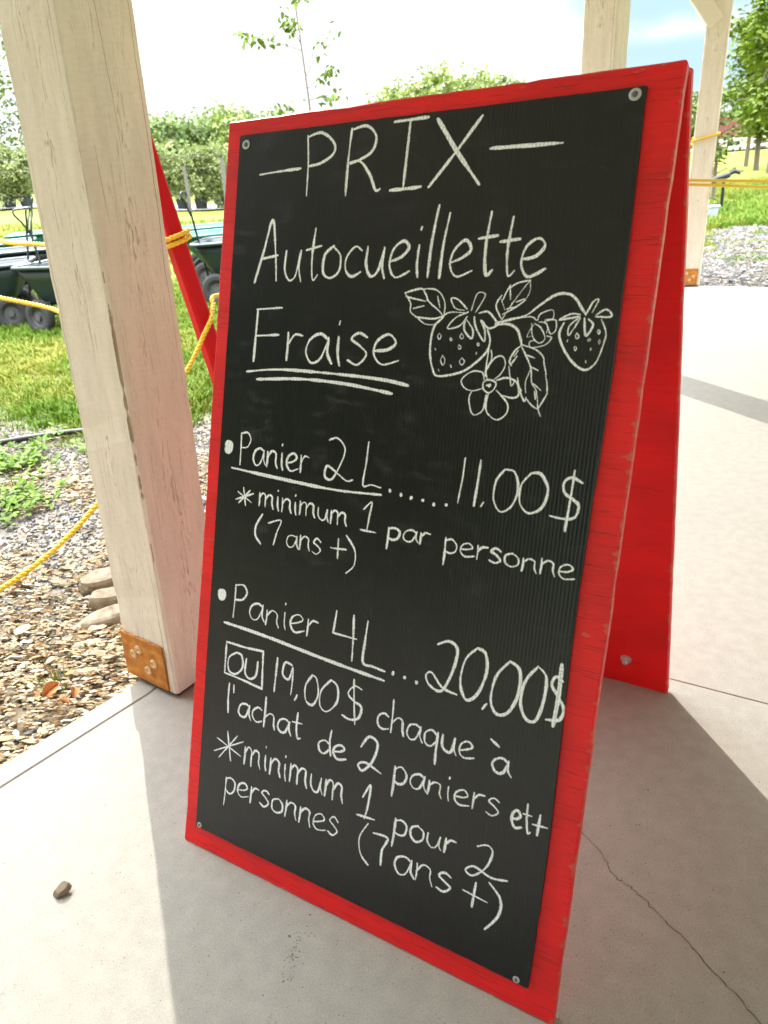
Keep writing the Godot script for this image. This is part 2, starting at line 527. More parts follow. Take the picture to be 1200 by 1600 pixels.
func letter_the_board() -> void:
	stroke([44, 1094, 74, 1096, 118, 1098], 5.5)
	stroke([127, 1143, 131, 1104, 132, 1058], 5.0)
	stroke([127, 1141, 151, 1145, 173, 1129, 173, 1114, 153, 1103, 132, 1100], 5.0)
	stroke([201, 1146, 199, 1103, 199, 1055], 5.0)
	stroke([201, 1144, 225, 1147, 241, 1132, 237, 1113, 219, 1103, 203, 1099, 219, 1100, 236, 1081, 247, 1060, 254, 1061], 5.0)
	stroke([268, 1148, 318, 1149], 6.5, false)
	stroke([292, 1147, 291, 1104, 290, 1060], 5.0)
	stroke([270, 1058, 301, 1059, 316, 1060], 6)
	stroke([332, 1145, 363, 1102, 399, 1058], 7, false)
	stroke([394, 1143, 363, 1102, 328, 1059], 5.5)
	stroke([409, 1101, 455, 1101, 501, 1100], 5.5)
	stroke([412, 1102, 463, 1100, 491, 1101], 5)
	write("Autocueillette", Vector2(46, 937), Vector2(454, 6), Vector2(3, 88), 5.4)
	write("Fraise", Vector2(52, 816), Vector2(259, 2), Vector2(-2, 81), 5.6)
	stroke([45, 796, 113, 803, 227, 802, 290, 799, 326, 794], 6)
	stroke([65, 785, 149, 791, 228, 789, 302, 781], 6)
	dot(19, 673, 10)
	dot(24, 425, 10)
	write("Panier", Vector2(41, 648), Vector2(135, 3), Vector2(-2, 52), 4.6)
	stroke([207, 705, 221, 709, 235, 694, 228, 668, 216, 647, 204, 650, 207, 666, 227, 656, 242, 648, 252, 651], 4.8)
	stroke([273, 709, 272, 679, 270, 646, 283, 648, 299, 646], 4.8)
	stroke([27, 640, 127, 635, 223, 632, 301, 636], 6.5)
	dot(314, 644, 2.6)
	dot(332, 641, 2.6)
	dot(348, 639, 2.6)
	dot(366, 638, 2.6)
	dot(383, 635, 2.6)
	dot(401, 637, 2.6)
	stroke([421, 704, 420, 675, 417, 643], 5)
	stroke([443, 704, 442, 674, 440, 642], 5)
	stroke([453, 649, 450, 643], 5)
	stroke([477, 696, 467, 680, 466, 655, 477, 640, 491, 650, 497, 673, 490, 694, 477, 696], 5)
	stroke([512, 696, 501, 680, 501, 656, 514, 644, 530, 654, 535, 678, 524, 696, 512, 696], 5)
	stroke([576, 692, 563, 697, 554, 690, 556, 677, 567, 670, 575, 663, 572, 648, 558, 644, 541, 645], 5.5)
	stroke([565, 706, 564, 670, 562, 629], 5.5)
	stroke([54, 611, 60, 583], 4)
	stroke([40, 590, 74, 604], 4)
	stroke([43, 603, 72, 589], 4)
	stroke([46, 585, 67, 608], 4)
	write("minimum", Vector2(85, 586), Vector2(167, -4), Vector2(-2, 40), 4.3)
	stroke([275, 611, 287, 623, 285, 601, 283, 581], 4.5)
	stroke([272, 580, 298, 580], 4.5)
	write("par", Vector2(315, 575), Vector2(69, 3), Vector2(-0, 33), 4.4)
	write("personne", Vector2(403, 572), Vector2(180, -5), Vector2(-1, 36), 4.5)
	stroke([95, 574, 84, 554, 84, 538, 95, 526], 4.4)
	stroke([108, 562, 131, 570, 125, 550, 120, 529], 4.4)
	write("ans", Vector2(143, 530), Vector2(68, 1), Vector2(-1, 40), 4.4)
	stroke([237, 560, 238, 530], 4.4)
	stroke([225, 544, 252, 546], 4.4)
	stroke([250, 567, 266, 548, 267, 525, 255, 511], 4.4)
	write("Panier", Vector2(48, 397), Vector2(168, 2), Vector2(-0, 52), 4.6)
	stroke([245, 450, 242, 415, 283, 415], 5, false)
	stroke([275, 450, 277, 413, 278, 380], 5)
	stroke([299, 447, 297, 414, 297, 383, 314, 381, 334, 379], 5.2)
	stroke([33, 381, 119, 378, 232, 370, 334, 365], 6.5)
	dot(347, 380, 2.8)
	dot(366, 379, 2.8)
	dot(385, 377, 2.8)
	stroke([411, 441, 427, 449, 440, 440, 436, 407, 423, 376, 405, 379, 398, 391, 406, 398, 424, 381, 446, 377], 5.4)
	stroke([468, 450, 453, 430, 449, 396, 460, 374, 475, 387, 484, 420, 480, 445, 468, 450], 5.4)
	stroke([489, 377, 484, 368], 5)
	stroke([514, 444, 498, 419, 494, 385, 504, 367, 520, 375, 530, 405, 528, 435, 514, 444], 5.4)
	stroke([551, 447, 537, 423, 534, 393, 543, 373, 556, 374, 563, 402, 563, 435, 551, 447], 5.4)
	stroke([584, 436, 575, 440, 571, 428, 581, 414, 590, 399, 585, 384, 569, 380], 5.4)
	stroke([580, 458, 581, 416, 579, 374], 6.4)
	stroke([41, 349, 81, 349, 116, 352, 119, 289, 79, 293, 41, 295, 41, 349], 5, false)
	stroke([63, 336, 48, 323, 49, 302, 64, 299, 77, 314, 74, 333, 63, 336], 4.8)
	stroke([84, 331, 83, 307, 93, 299, 105, 308, 107, 332], 4.8)
	stroke([145, 349, 144, 319, 143, 292], 5)
	stroke([174, 344, 160, 345, 157, 325, 169, 320, 175, 341, 176, 317, 175, 296], 5)
	stroke([187, 299, 183, 289], 4.6)
	stroke([212, 339, 201, 318, 204, 295, 217, 292, 225, 312, 220, 335, 212, 339], 5)
	stroke([246, 341, 230, 319, 230, 295, 243, 289, 259, 309, 258, 333, 246, 341], 5)
	stroke([299, 341, 287, 343, 277, 329, 287, 320, 301, 314, 298, 296, 284, 289, 270, 292], 5)
	stroke([285, 353, 288, 321, 293, 284], 5)
	write("chaque", Vector2(328, 290), Vector2(154, 1), Vector2(-1, 50), 4.9)
	write("a", Vector2(505, 286), Vector2(29, -0), Vector2(-3, 41), 4.9)
	stroke([501, 330, 513, 323], 4.8)
	write("l", Vector2(50, 229), Vector2(9, -1), Vector2(-3, 49), 4.7)
	stroke([62, 279, 63, 266], 4.6)
	write("achat", Vector2(73, 228), Vector2(130, -0), Vector2(-0, 49), 4.8)
	write("de", Vector2(231, 220), Vector2(54, 1), Vector2(-1, 44), 4.8)
	stroke([307, 253, 319, 273, 334, 266, 328, 237, 313, 217, 305, 224, 317, 231, 344, 223], 4.9)
	write("paniers", Vector2(362, 218), Vector2(165, 5), Vector2(-0, 45), 4.8)
	write("et", Vector2(541, 219), Vector2(29, -2), Vector2(-3, 46), 4.8)
	stroke([578, 249, 577, 220], 4.8)
	stroke([570, 233, 589, 235], 4.8)
	stroke([56, 195, 66, 146], 4)
	stroke([30, 152, 90, 188], 4)
	stroke([35, 177, 86, 161], 4)
	stroke([41, 144, 77, 194], 4)
	write("minimum", Vector2(92, 152), Vector2(197, 1), Vector2(-1, 56), 4.7)
	stroke([318, 176, 329, 199, 328, 169, 324, 143], 4.8)
	stroke([311, 145, 341, 148], 4.8)
	write("pour", Vector2(371, 139), Vector2(99, 4), Vector2(1, 44), 4.8)
	stroke([500, 172, 514, 179, 522, 171, 515, 146, 498, 127, 487, 131, 499, 141, 524, 135, 546, 140], 5)
	write("personnes", Vector2(56, 88), Vector2(228, 6), Vector2(1, 52), 4.6)
	stroke([331, 138, 319, 111, 323, 86, 337, 73], 4.8)
	stroke([341, 127, 365, 128, 358, 106, 358, 82], 4.8)
	write("ans", Vector2(378, 80), Vector2(96, 5), Vector2(-2, 55), 4.8)
	stroke([504, 119, 502, 81], 4.8)
	stroke([487, 100, 523, 97], 4.8)
	stroke([522, 127, 540, 110, 540, 85, 524, 57], 4.8)
	stroke([368, 888, 356, 874, 354, 844, 360, 820, 370, 810, 403, 818, 424, 834, 435, 848, 437, 861, 432, 874], 3.8)
	stroke([401, 900, 387, 912, 377, 913, 384, 901, 397, 898], 3.4)
	stroke([407, 898, 413, 920, 424, 918, 413, 896], 3.4)
	stroke([403, 896, 386, 888, 376, 874, 393, 878, 402, 890], 3.4)
	stroke([400, 886, 400, 873, 411, 862, 412, 873, 402, 886], 3.4)
	stroke([412, 890, 416, 876, 429, 859, 428, 874, 421, 886], 3.4)
	stroke([418, 895, 430, 897, 441, 887, 445, 881, 433, 876, 423, 886], 3.4)
	stroke([366, 888, 377, 895, 400, 895], 3.4)
	stroke([308, 920, 331, 926, 339, 919, 345, 909, 362, 896, 369, 888], 3.2)
	stroke([308, 920, 332, 925, 355, 924, 368, 909, 369, 889], 3.2)
	stroke([308, 920, 318, 906, 319, 895, 330, 887, 343, 879, 358, 879, 369, 888], 3.2)
	stroke([310, 915, 340, 909], 3.2)
	stroke([323, 899, 338, 903], 3.2)
	stroke([340, 919, 343, 910], 3.2)
	stroke([357, 916, 362, 901], 3.2)
	stroke([327, 888, 352, 886, 366, 889], 3.2)
	stroke([449, 888, 440, 905, 446, 918], 2.8)
	stroke([447, 910, 452, 923, 456, 931], 2.8)
	stroke([455, 927, 466, 934, 481, 937], 2.8)
	stroke([481, 937, 482, 923, 477, 913], 2.8)
	stroke([478, 913, 465, 903, 450, 894], 2.8)
	stroke([450, 888, 464, 913, 480, 936], 2.8)
	stroke([446, 913, 452, 900], 2.8)
	stroke([456, 929, 458, 913], 2.8)
	stroke([454, 901, 466, 904], 2.8)
	stroke([466, 910, 476, 914], 2.8)
	stroke([442, 883, 461, 888, 481, 894, 496, 906, 514, 919, 529, 921, 540, 915, 548, 904, 553, 898], 4.2)
	stroke([442, 881, 459, 882, 471, 876, 477, 864, 479, 856], 4.2)
	stroke([472, 890, 487, 892, 495, 888], 3.2)
	stroke([529, 886, 525, 872, 532, 855, 546, 838, 561, 830, 573, 840, 579, 862, 580, 876, 573, 891], 3.8)
	stroke([554, 896, 561, 912, 567, 914, 561, 899], 3.4)
	stroke([566, 896, 577, 903, 584, 895, 566, 894], 3.4)
	stroke([523, 890, 537, 897, 547, 896], 3.4)
	stroke([547, 894, 533, 891, 523, 889], 3.4)
	stroke([547, 893, 536, 882, 537, 871, 548, 892], 3.4)
	stroke([553, 892, 555, 878, 558, 871, 564, 884, 558, 891], 3.4)
	stroke([496, 888, 499, 896, 513, 901, 515, 891, 505, 889], 2.6)
	stroke([505, 887, 518, 889, 520, 877, 514, 872, 508, 884], 2.6)
	stroke([493, 884, 488, 876, 485, 867, 490, 868], 2.6)
	stroke([489, 884, 492, 868, 501, 860, 508, 866, 501, 879, 494, 883], 2.6)
	stroke([496, 863, 489, 861, 492, 854, 509, 858, 516, 867, 510, 869], 2.6)
	stroke([498, 886, 506, 885, 510, 879, 509, 873], 2.6)
	stroke([479, 856, 471, 848, 466, 836, 469, 830], 3.0)
	stroke([466, 829, 469, 816, 472, 804, 476, 811], 3.0)
	stroke([479, 815, 482, 805, 486, 799], 3.0)
	stroke([484, 799, 491, 786, 493, 791], 3.0)
	stroke([494, 789, 502, 781, 509, 778], 3.0)
	stroke([510, 778, 516, 791, 519, 798], 3.0)
	stroke([519, 798, 517, 812, 514, 821], 3.0)
	stroke([515, 821, 511, 834, 508, 844, 497, 852, 479, 857], 3.0)
	stroke([480, 854, 494, 830, 498, 810, 505, 800, 510, 778, 514, 769], 3.0)
	stroke([485, 845, 498, 841], 3.0)
	stroke([494, 830, 504, 826], 3.0)
	stroke([471, 842, 476, 850], 3.0)
	stroke([500, 809, 511, 801], 3.0)
	stroke([494, 825, 490, 810, 492, 797], 3.0)
	stroke([468, 831, 475, 842], 3.0)
	stroke([503, 800, 505, 790], 3.0)
	stroke([434, 806, 441, 810, 451, 807, 450, 799, 443, 793, 435, 798, 434, 806], 4)
	stroke([439, 802, 444, 804, 443, 801, 440, 803], 4)
	stroke([435, 810, 431, 819, 417, 819, 404, 808, 408, 798, 420, 794, 434, 798], 3.4)
	stroke([439, 811, 436, 822, 446, 838, 456, 841, 461, 831, 456, 818, 446, 809], 3.4)
	stroke([452, 810, 465, 814, 479, 809, 483, 794, 476, 789, 462, 791], 3.4)
	stroke([453, 797, 469, 782, 470, 769, 458, 759, 444, 767, 441, 780, 443, 792], 3.4)
	stroke([420, 794, 417, 783, 422, 766, 429, 763, 438, 771, 440, 790], 3.4)
	stroke([437, 851, 436, 835, 436, 814], 3.4)
	stroke([440, 848, 442, 838, 438, 824], 3.4)
	stroke([365, 867, 363, 863, 366, 859, 368, 864, 365, 867], 2.4)
	stroke([382, 862, 381, 860, 383, 858, 384, 860, 382, 862], 2.4)
	stroke([397, 868, 395, 864, 398, 861, 400, 864, 397, 868], 2.4)
	stroke([395, 853, 394, 850, 396, 847, 398, 850, 395, 853], 2.4)
	stroke([421, 857, 420, 855, 422, 853, 423, 855, 421, 857], 2.4)
	stroke([373, 838, 371, 831, 375, 825, 377, 832, 373, 838], 2.4)
	stroke([401, 836, 398, 831, 402, 827, 405, 832, 401, 836], 2.4)
	stroke([546, 874, 545, 870, 547, 867, 549, 870, 546, 874], 2.4)
	stroke([571, 879, 570, 877, 572, 874, 573, 877, 571, 879], 2.4)
	stroke([574, 867, 573, 865, 574, 862, 575, 865, 574, 867], 2.4)
	stroke([562, 868, 560, 866, 562, 865, 563, 867, 562, 868], 2.4)
	stroke([546, 858, 545, 856, 547, 853, 548, 856, 546, 858], 2.4)
	stroke([361, 847, 362, 845], 3)
	stroke([420, 844, 420, 842], 3)
	stroke([386, 826, 387, 823], 3)
	stroke([369, 819, 370, 817], 3)
	stroke([536, 865, 536, 863], 3)
	stroke([565, 856, 565, 854], 3)
	stroke([561, 841, 561, 839], 3)

func chalk_images() -> Array:
	chalk.resize(CW * CH)
	brush.seed = 3
	learn_letters()
	letter_the_board()
	var big := bytes_of(noise(0.006, 5, 41), CW, CH)
	var smear := bytes_of(noise(0.03, 4, 42), CW, CH, 3, 1)
	var grit := bytes_of(noise(0.45, 2, 43), CW, CH)
	var flute := PackedFloat32Array()
	for x in CW: flute.append(0.5 + 0.5 * cos(TAU * x * 592.0 / CW / 4.9))
	var col := PackedByteArray()
	col.resize(CW * CH * 3)
	var rgh := PackedByteArray()
	rgh.resize(CW * CH)
	var i := 0
	for y in CH:
		for x in CW:
			var a := chalk[i] / 255.0
			var dust := clampf((smear[i] / 255.0 - 0.5) * 1.6, 0.0, 1.0) * clampf((big[i] / 255.0 - 0.35) * 2.5, 0.0, 1.0)
			var r := 12.0 + dust * 24.0 + (flute[x] - 0.5) * 8.0 + (grit[i] - 128) * 0.05
			var g := 13.5 + dust * 24.0 + (flute[x] - 0.5) * 8.0 + (grit[i] - 128) * 0.05
			var b := 17.0 + dust * 23.0 + (flute[x] - 0.5) * 8.0 + (grit[i] - 128) * 0.05
			if a > 0.0:
				a *= clampf(0.88 + 0.26 * flute[x] + (grit[i] - 118) / 255.0 * 1.7, 0.2, 1.0)
				r = lerpf(r, 252, a); g = lerpf(g, 254, a); b = lerpf(b, 255, a)
			col[i * 3] = int(r); col[i * 3 + 1] = int(g); col[i * 3 + 2] = int(b)
			rgh[i] = int(clampf(78 + dust * 60 + a * 150, 0, 255))
			i += 1
	var r2 := RandomNumberGenerator.new()                          # scratches and flecks in the plastic
	r2.seed = 19
	for n in 240:
		var x := r2.randf() * CW
		var y := r2.randf() * CH
		var a := r2.randf() * TAU
		var v := r2.randf_range(0.08, 0.35)
		var len := r2.randi_range(2, 60) if n < 90 else r2.randi_range(1, 3)
		for k in len:
			a += r2.randfn(0.0, 0.05)
			x += cos(a); y += sin(a)
			if x < 1 or x >= CW - 1 or y < 1 or y >= CH - 1: break
			var j := (int(y) * CW + int(x)) * 3
			for c in 3: col[j + c] = int(lerpf(col[j + c], 150, v))
	var nm := Image.create(CW, 4, false, Image.FORMAT_RGB8)
	for x in CW:
		var nx := 0.10 * sin(TAU * x * 592.0 / CW / 4.9)
		var v := Vector3(nx, 0, 1).normalized()
		for y in 4: nm.set_pixel(x, y, Color(v.x * 0.5 + 0.5, 0.5, v.z * 0.5 + 0.5))
	return [tex(Image.create_from_data(CW, CH, false, Image.FORMAT_RGB8, col)), tex(nm), tex(Image.create_from_data(CW, CH, false, Image.FORMAT_L8, rgh))]

# ---------------------------------------------------------------- sky
func sky_image(w: int, h: int) -> ImageTexture:
	var n1 := noise(1.1, 5, 51)
	var n2 := noise(3.0, 4, 52)
	var px := PackedFloat32Array()
	px.resize(w * h * 4)
	var sun := Vector3(-0.186, 0.545, -0.818).normalized()
	for y in h:
		var el := PI / 2 - PI * (y + 0.5) / h
		for x in w:
			var az := wrapf(TAU * (x + 0.5) / w, -PI, PI)           # 0 = -z, growing towards +x
			var d := Vector3(sin(az) * cos(el), sin(el), -cos(az) * cos(el))
			var up := maxf(d.y, 0.0)
			var flat := Vector3(d.x, 0, d.z) / (up + 0.22)           # clouds on a high flat layer
			var c := n1.get_noise_3d(flat.x * 0.55, 3.0, flat.z * 0.75) * 0.8 + n2.get_noise_3d(flat.x * 0.5, 5.0, flat.z * 0.9) * 0.3
			var near_sun := pow(maxf(d.dot(sun), 0.0), 6.0)
			var open_sky := smoothstep(0.24, 0.42, az) * (1.0 - smoothstep(0.9, 1.3, az)) + smoothstep(1.6, 2.2, absf(az)) * 0.2
			var cover := clampf(1.05 + c * 0.5 + near_sun * 0.9 - open_sky * (1.35 - c * 2.2), 0.0, 1.0)
			cover = cover * cover * (3.0 - 2.0 * cover)
			cover = maxf(cover, 1.0 - smoothstep(-0.01, 0.06, d.y))    # milky air low down
			var blue := Color(0.072, 0.102, 0.120).lerp(Color(0.04, 0.08, 0.12), clampf(up * 1.3, 0, 1))
			var white := Color(1.03, 1.07, 1.13) * (0.98 + 0.1 * near_sun) * (1.0 + 0.2 * c) * (0.150 + 0.05 * up + 3.0 * maxf(0.0, up - 0.33))
			var q := blue.lerp(white, cover) * SKY
			if d.y < 0.0: q = Color(0.25, 0.27, 0.20) * SKY
			var i := (y * w + x) * 4
			px[i] = q.r; px[i + 1] = q.g; px[i + 2] = q.b; px[i + 3] = 1.0
	return tex(Image.create_from_data(w, h, false, Image.FORMAT_RGBAF, px.to_byte_array()))
const SKY := 2.6

# ---------------------------------------------------------------- the ground
var patchy: FastNoiseLite
var patchy2: FastNoiseLite
func terrain(x: float, z: float) -> float:
	var rise := 0.66 * smoothstep(6.0, 32.0, -z) * smoothstep(-1.0, -10.0, x)
	return -0.075 + rise + 0.012 * patchy2.get_noise_2d(x * 0.6, z * 0.6)

const EDGE0 := Vector2(-4.62, 2.72)
const BEND := Vector2(-0.424, -1.536)
const CORNER := Vector2(3.10, -6.16)
func off_slab(x: float, z: float) -> float:                       # distance outwards from the slab's left edge
	var p := Vector2(x, z)
	var d1 := (p - BEND).dot(Vector2(-0.712, -0.702))
	var d2 := (p - BEND).dot(Vector2(-0.796, -0.606))
	return maxf(d1, d2) if p.y < BEND.y else d1

func grassy(x: float, z: float) -> float:                        # 0 bare .. 1 lawn
	var n := patchy.get_noise_2d(x, z) * 0.5 + patchy2.get_noise_2d(x * 2.0, z * 2.0) * 0.3
	if x < 1.5:
		return clampf((-z - 3.75 + x * 0.1) * 0.8 + n * 2.6, 0.0, 1.0)
	var along := Vector2(x, z).length()
	return clampf((along - 9.6) * 0.40 + n * 3.0, 0.0, 1.0)

func ground_color(x: float, z: float) -> Color:
	var g := grassy(x, z)
	var n := patchy2.get_noise_2d(x * 3.0 + 9.0, z * 3.0)
	var bare := Color(0.23, 0.21, 0.185).lerp(Color(0.29, 0.24, 0.175), clampf(0.5 + n, 0, 1))
	if x < 1.5:
		var d := off_slab(x, z)
		bare = bare.lerp(Color(0.22, 0.165, 0.10), clampf(1.2 - d * 2.0, 0.0, 1.0))
	var lawn := Color(0.12, 0.175, 0.018).lerp(Color(0.215, 0.225, 0.04), clampf(0.5 + 0.9 * patchy.get_noise_2d(x * 0.5 + 40.0, z * 0.5), 0, 1))
	return bare.lerp(lawn, g)

func ground_grid(x0: float, x1: float, z0: float, z1: float, step: float, lift: float) -> ArrayMesh:
	var st := begin()
	st.set_smooth_group(0)
	var nx := int((x1 - x0) / step)
	var nz := int((z1 - z0) / step)
	for j in nz + 1:
		for i in nx + 1:
			var x := x0 + i * step
			var z := z0 + j * step
			st.set_color(ground_color(x, z))
			st.set_uv(Vector2(x, z))
			st.add_vertex(Vector3(x, terrain(x, z) + lift, z))
	for j in nz:
		for i in nx:
			var a := j * (nx + 1) + i
			for k in [a, a + 1, a + nx + 1, a + 1, a + nx + 2, a + nx + 1]: st.add_index(k)
	st.generate_normals()
	return st.commit()

func scatter(called: String, mesh: Mesh, m: Material, xfs: Array, cols: PackedColorArray, parent: Node = self) -> MultiMeshInstance3D:
	var mm := MultiMesh.new()
	mm.transform_format = MultiMesh.TRANSFORM_3D
	mm.use_colors = true
	mm.mesh = mesh
	mm.instance_count = xfs.size()
	for i in xfs.size():
		mm.set_instance_transform(i, xfs[i])
		mm.set_instance_color(i, cols[i])
	var o := MultiMeshInstance3D.new()
	o.multimesh = mm
	o.material_override = m
	o.name = numbered(called, parent)
	parent.add_child(o, true)
	return o

func pebble_mesh(sd: int) -> ArrayMesh:                              # a small angular stone
	var r := RandomNumberGenerator.new()
	r.seed = sd
	var st := begin()
	st.set_smooth_group(-1)
	var rings := [PackedVector3Array(), PackedVector3Array()]
	for k in 5:
		var a := TAU * k / 5.0 + r.randf_range(-0.3, 0.3)
		rings[0].append(Vector3(cos(a) * r.randf_range(0.8, 1.1), -0.15, sin(a) * r.randf_range(0.6, 0.9)))
		rings[1].append(Vector3(cos(a) * r.randf_range(0.5, 0.8), r.randf_range(0.35, 0.6), sin(a) * r.randf_range(0.4, 0.65)))
	for k in 5:
		var j := (k + 1) % 5
		quad(st, rings[0][j], rings[0][k], rings[1][k], rings[1][j])
		tri(st, Vector3(0, 0.55, 0), rings[1][j], rings[1][k])
	return done(st)

func chip_mesh(sd: int) -> ArrayMesh:                                # a curled splinter of wood
	var r := RandomNumberGenerator.new()
	r.seed = sd
	var st := begin()
	st.set_smooth_group(-1)
	var p: Array = []
	for i in 4:
		var t := i / 3.0
		var w := 0.17 * (0.5 + sin(PI * (0.1 + 0.75 * t))) * r.randf_range(0.5, 1.3)
		var y := 0.18 * sin(PI * t) * r.randf_range(-0.3, 1.0) + 0.06
		p.append([Vector3(t - 0.5, y, -w), Vector3(t - 0.5, y + r.randf_range(-0.04, 0.08), w)])
	for i in 3:
		quad(st, p[i][1], p[i + 1][1], p[i + 1][0], p[i][0])
		var dn := Vector3(0, -0.09, 0)
		quad(st, p[i][0], p[i + 1][0], p[i + 1][0] + dn, p[i][0] + dn)
		quad(st, p[i + 1][1], p[i][1], p[i][1] + dn, p[i + 1][1] + dn)
	return done(st)

func tuft_mesh(sd: int, blades: int, spread: float) -> ArrayMesh:      # one metre high, scaled when placed
	var r := RandomNumberGenerator.new()
	r.seed = sd
	var st := begin()
	st.set_smooth_group(-1)
	for k in blades:
		var a := r.randf() * TAU
		var b := Vector3(cos(a), 0, sin(a)) * r.randf() * spread
		var lean := Vector3(cos(a), 0, sin(a)) * r.randf_range(0.1, 0.9)
		var h := r.randf_range(0.5, 1.0)
		var side := Vector3(-sin(a + 0.6), 0, cos(a + 0.6)) * 0.055
		var mid := b + lean * 0.35 + Vector3.UP * h * 0.6
		var tip := b + lean + Vector3.UP * h
		quad(st, b - side, b + side, mid + side * 0.8, mid - side * 0.8)
		tri(st, mid - side * 0.8, mid + side * 0.8, tip)
	return done(st)

func leaf_mesh(fold := 0.25, n := 1, spread := 0.0, sd := 1) -> ArrayMesh:   # unit leaves along +x, folded on the midrib
	var r := RandomNumberGenerator.new()
	r.seed = sd
	var st := begin()
	st.set_smooth_group(-1)
	for k in n:
		var b := Basis.from_euler(Vector3(r.randf_range(-1.2, 1.2), r.randf() * TAU, r.randf_range(-1.0, 1.0))) if n > 1 else Basis.IDENTITY
		var o := Vector3(r.randf_range(-1, 1), r.randf_range(-1, 1), r.randf_range(-1, 1)) * spread
		var f := func(x: float, z: float) -> Vector3: return o + b * Vector3(x, absf(z) * fold - x * x * 0.18, z)
		var a: Vector3 = f.call(0.0, 0.0)
		var c: Vector3 = f.call(0.5, 0.0)
		var e: Vector3 = f.call(1.0, 0.0)
		for s: float in [-1.0, 1.0]:
			var p: Vector3 = f.call(0.3, 0.3 * s)
			var q: Vector3 = f.call(0.68, 0.24 * s)
			tri(st, a, p, c); tri(st, c, p, q); tri(st, c, q, e)
	return done(st)

# ---------------------------------------------------------------- trees
func tree(called: String, label: String, group: String, at: Vector3, height: float, radius: float, clear: float, leaves: int, leaf: float, tint: Color, sd: int, guard := false) -> Node3D:
	var t := thing(called, label, "tree", at, 0.0, group)
	var r := RandomNumberGenerator.new()
	r.seed = sd
	var wood := begin()
	var top := Vector3(r.randf_range(-0.05, 0.05) * height, height * 0.93, r.randf_range(-0.05, 0.05) * height)
	var mid := Vector3(r.randf_range(-0.02, 0.02) * height, height * 0.5, 0)
	add_tube(wood, smooth_path(PackedVector3Array([Vector3.ZERO, mid, top]), height / 8.0), height * 0.014 + 0.01, 0.008, 7)
	var tips: Array = []
	var limbs := 16
	for k in limbs:
		var f := clear + (0.93 - clear) * (k + r.randf()) / limbs
		var base := mid.lerp(top, (f - 0.5) / 0.43) if f > 0.5 else mid * (f / 0.5)
		var reach := radius * (0.35 + 0.75 * sin(PI * clampf((f - clear) / (1.02 - clear), 0.06, 1.0) * 0.8 + 0.35)) * r.randf_range(0.75, 1.1)
		var a := k * 2.4 + r.randf()
		var tip := base + Vector3(cos(a), r.randf_range(0.15, 0.6), sin(a)) * reach
		add_tube(wood, PackedVector3Array([base, base.lerp(tip, 0.5) + Vector3.UP * reach * 0.06, tip]), height * 0.004 + 0.004, 0.003, 5)
		for q in 4: tips.append([base.lerp(tip, 0.35 + 0.22 * q) + Vector3(r.randfn(0, 0.16), r.randfn(0, 0.12), r.randfn(0, 0.16)) * radius, radius * r.randf_range(0.13, 0.26)])
	tips.append([top, radius * 0.22])
	obj("trunk", done(wood), M.bark, t)
	if guard: obj("trunk_guard", tube(PackedVector3Array([Vector3(0, 0.02, 0), Vector3(0, 0.6, 0)]), height * 0.016 + 0.025), M.white_plastic, t)
	var xfs: Array = []
	var cols := PackedColorArray()
	for k in leaves:
		var c: Array = tips[r.randi_range(0, tips.size() - 1)]
		var v: Vector3 = Vector3(r.randfn(0, 1), r.randfn(0, 0.75), r.randfn(0, 1)) * c[1]
		var b := Basis.from_euler(Vector3(r.randf_range(-0.9, 0.9), r.randf() * TAU, r.randf_range(-0.9, 0.5))).scaled(Vector3.ONE * leaf * r.randf_range(0.7, 1.3))
		xfs.append(Transform3D(b, c[0] + v))
		cols.append(tint * r.randf_range(0.75, 1.25) + Color(0.03, 0.02, 0.0) * r.randf())
	scatter("crown", M.leaf_clump if leaf > 0.3 else M.leaf_one, M.leaf, xfs, cols, t).set_meta("kind", "stuff")
	return t

# ---------------------------------------------------------------- timber post
func post_mesh(s: float, h: float, sd: int) -> ArrayMesh:
	var r := RandomNumberGenerator.new()
	r.seed = sd
	var st := begin()
	st.set_smooth_group(-1)
	var hs := s / 2.0
	var c := 0.006
	var prof := PackedVector2Array()
	for k in 4:
		var a := PI / 4 + k * PI / 2
		var q := Vector2(signf(cos(a)), signf(sin(a))) * hs
		var nxt := Vector2(-q.y, q.x)
		prof.append(q + Vector2(0, 0).lerp((nxt - q).normalized() * c, 1.0))
		prof.append(nxt - (nxt - q).normalized() * c)
	# prof runs: face k from prof[2k] to prof[2k+1], then a chamfer
	var rows := int(h / 0.05)
	var ring := func(y: float) -> Array:
		var o: Array = []
		for k in 8:
			var chip := absf(r.randfn(0, 0.0009)) + (0.004 * r.randf() if r.randf() < 0.06 else 0.0)
			o.append(Vector3(prof[k].x, y, prof[k].y) * Vector3(1.0 - chip / hs, 1, 1.0 - chip / hs))
		return o
	var last: Array = ring.call(0.0)
	for j in rows:
		var y := h * (j + 1) / rows
		var now: Array = ring.call(y)
		for k in 8:
			var m := (k + 1) % 8
			var face := k / 2
			var u0 := face * 0.25 + (0.004 if k % 2 == 0 else 0.245)
			var u1 := face * 0.25 + (0.245 if k % 2 == 0 else 0.254)
			var v0 := 1.0 - (y - h / rows) / 2.4
			var v1 := 1.0 - y / 2.4
			quad_uv(st, [last[m], last[k], now[k], now[m]], [Vector2(u1, v0), Vector2(u0, v0), Vector2(u0, v1), Vector2(u1, v1)])
		last = now
	quad_uv(st, [last[6], last[4], last[2], last[0]], [Vector2.ZERO, Vector2.ZERO, Vector2.ZERO, Vector2.ZERO])
	st.generate_normals()
	st.generate_tangents()
	return st.commit()

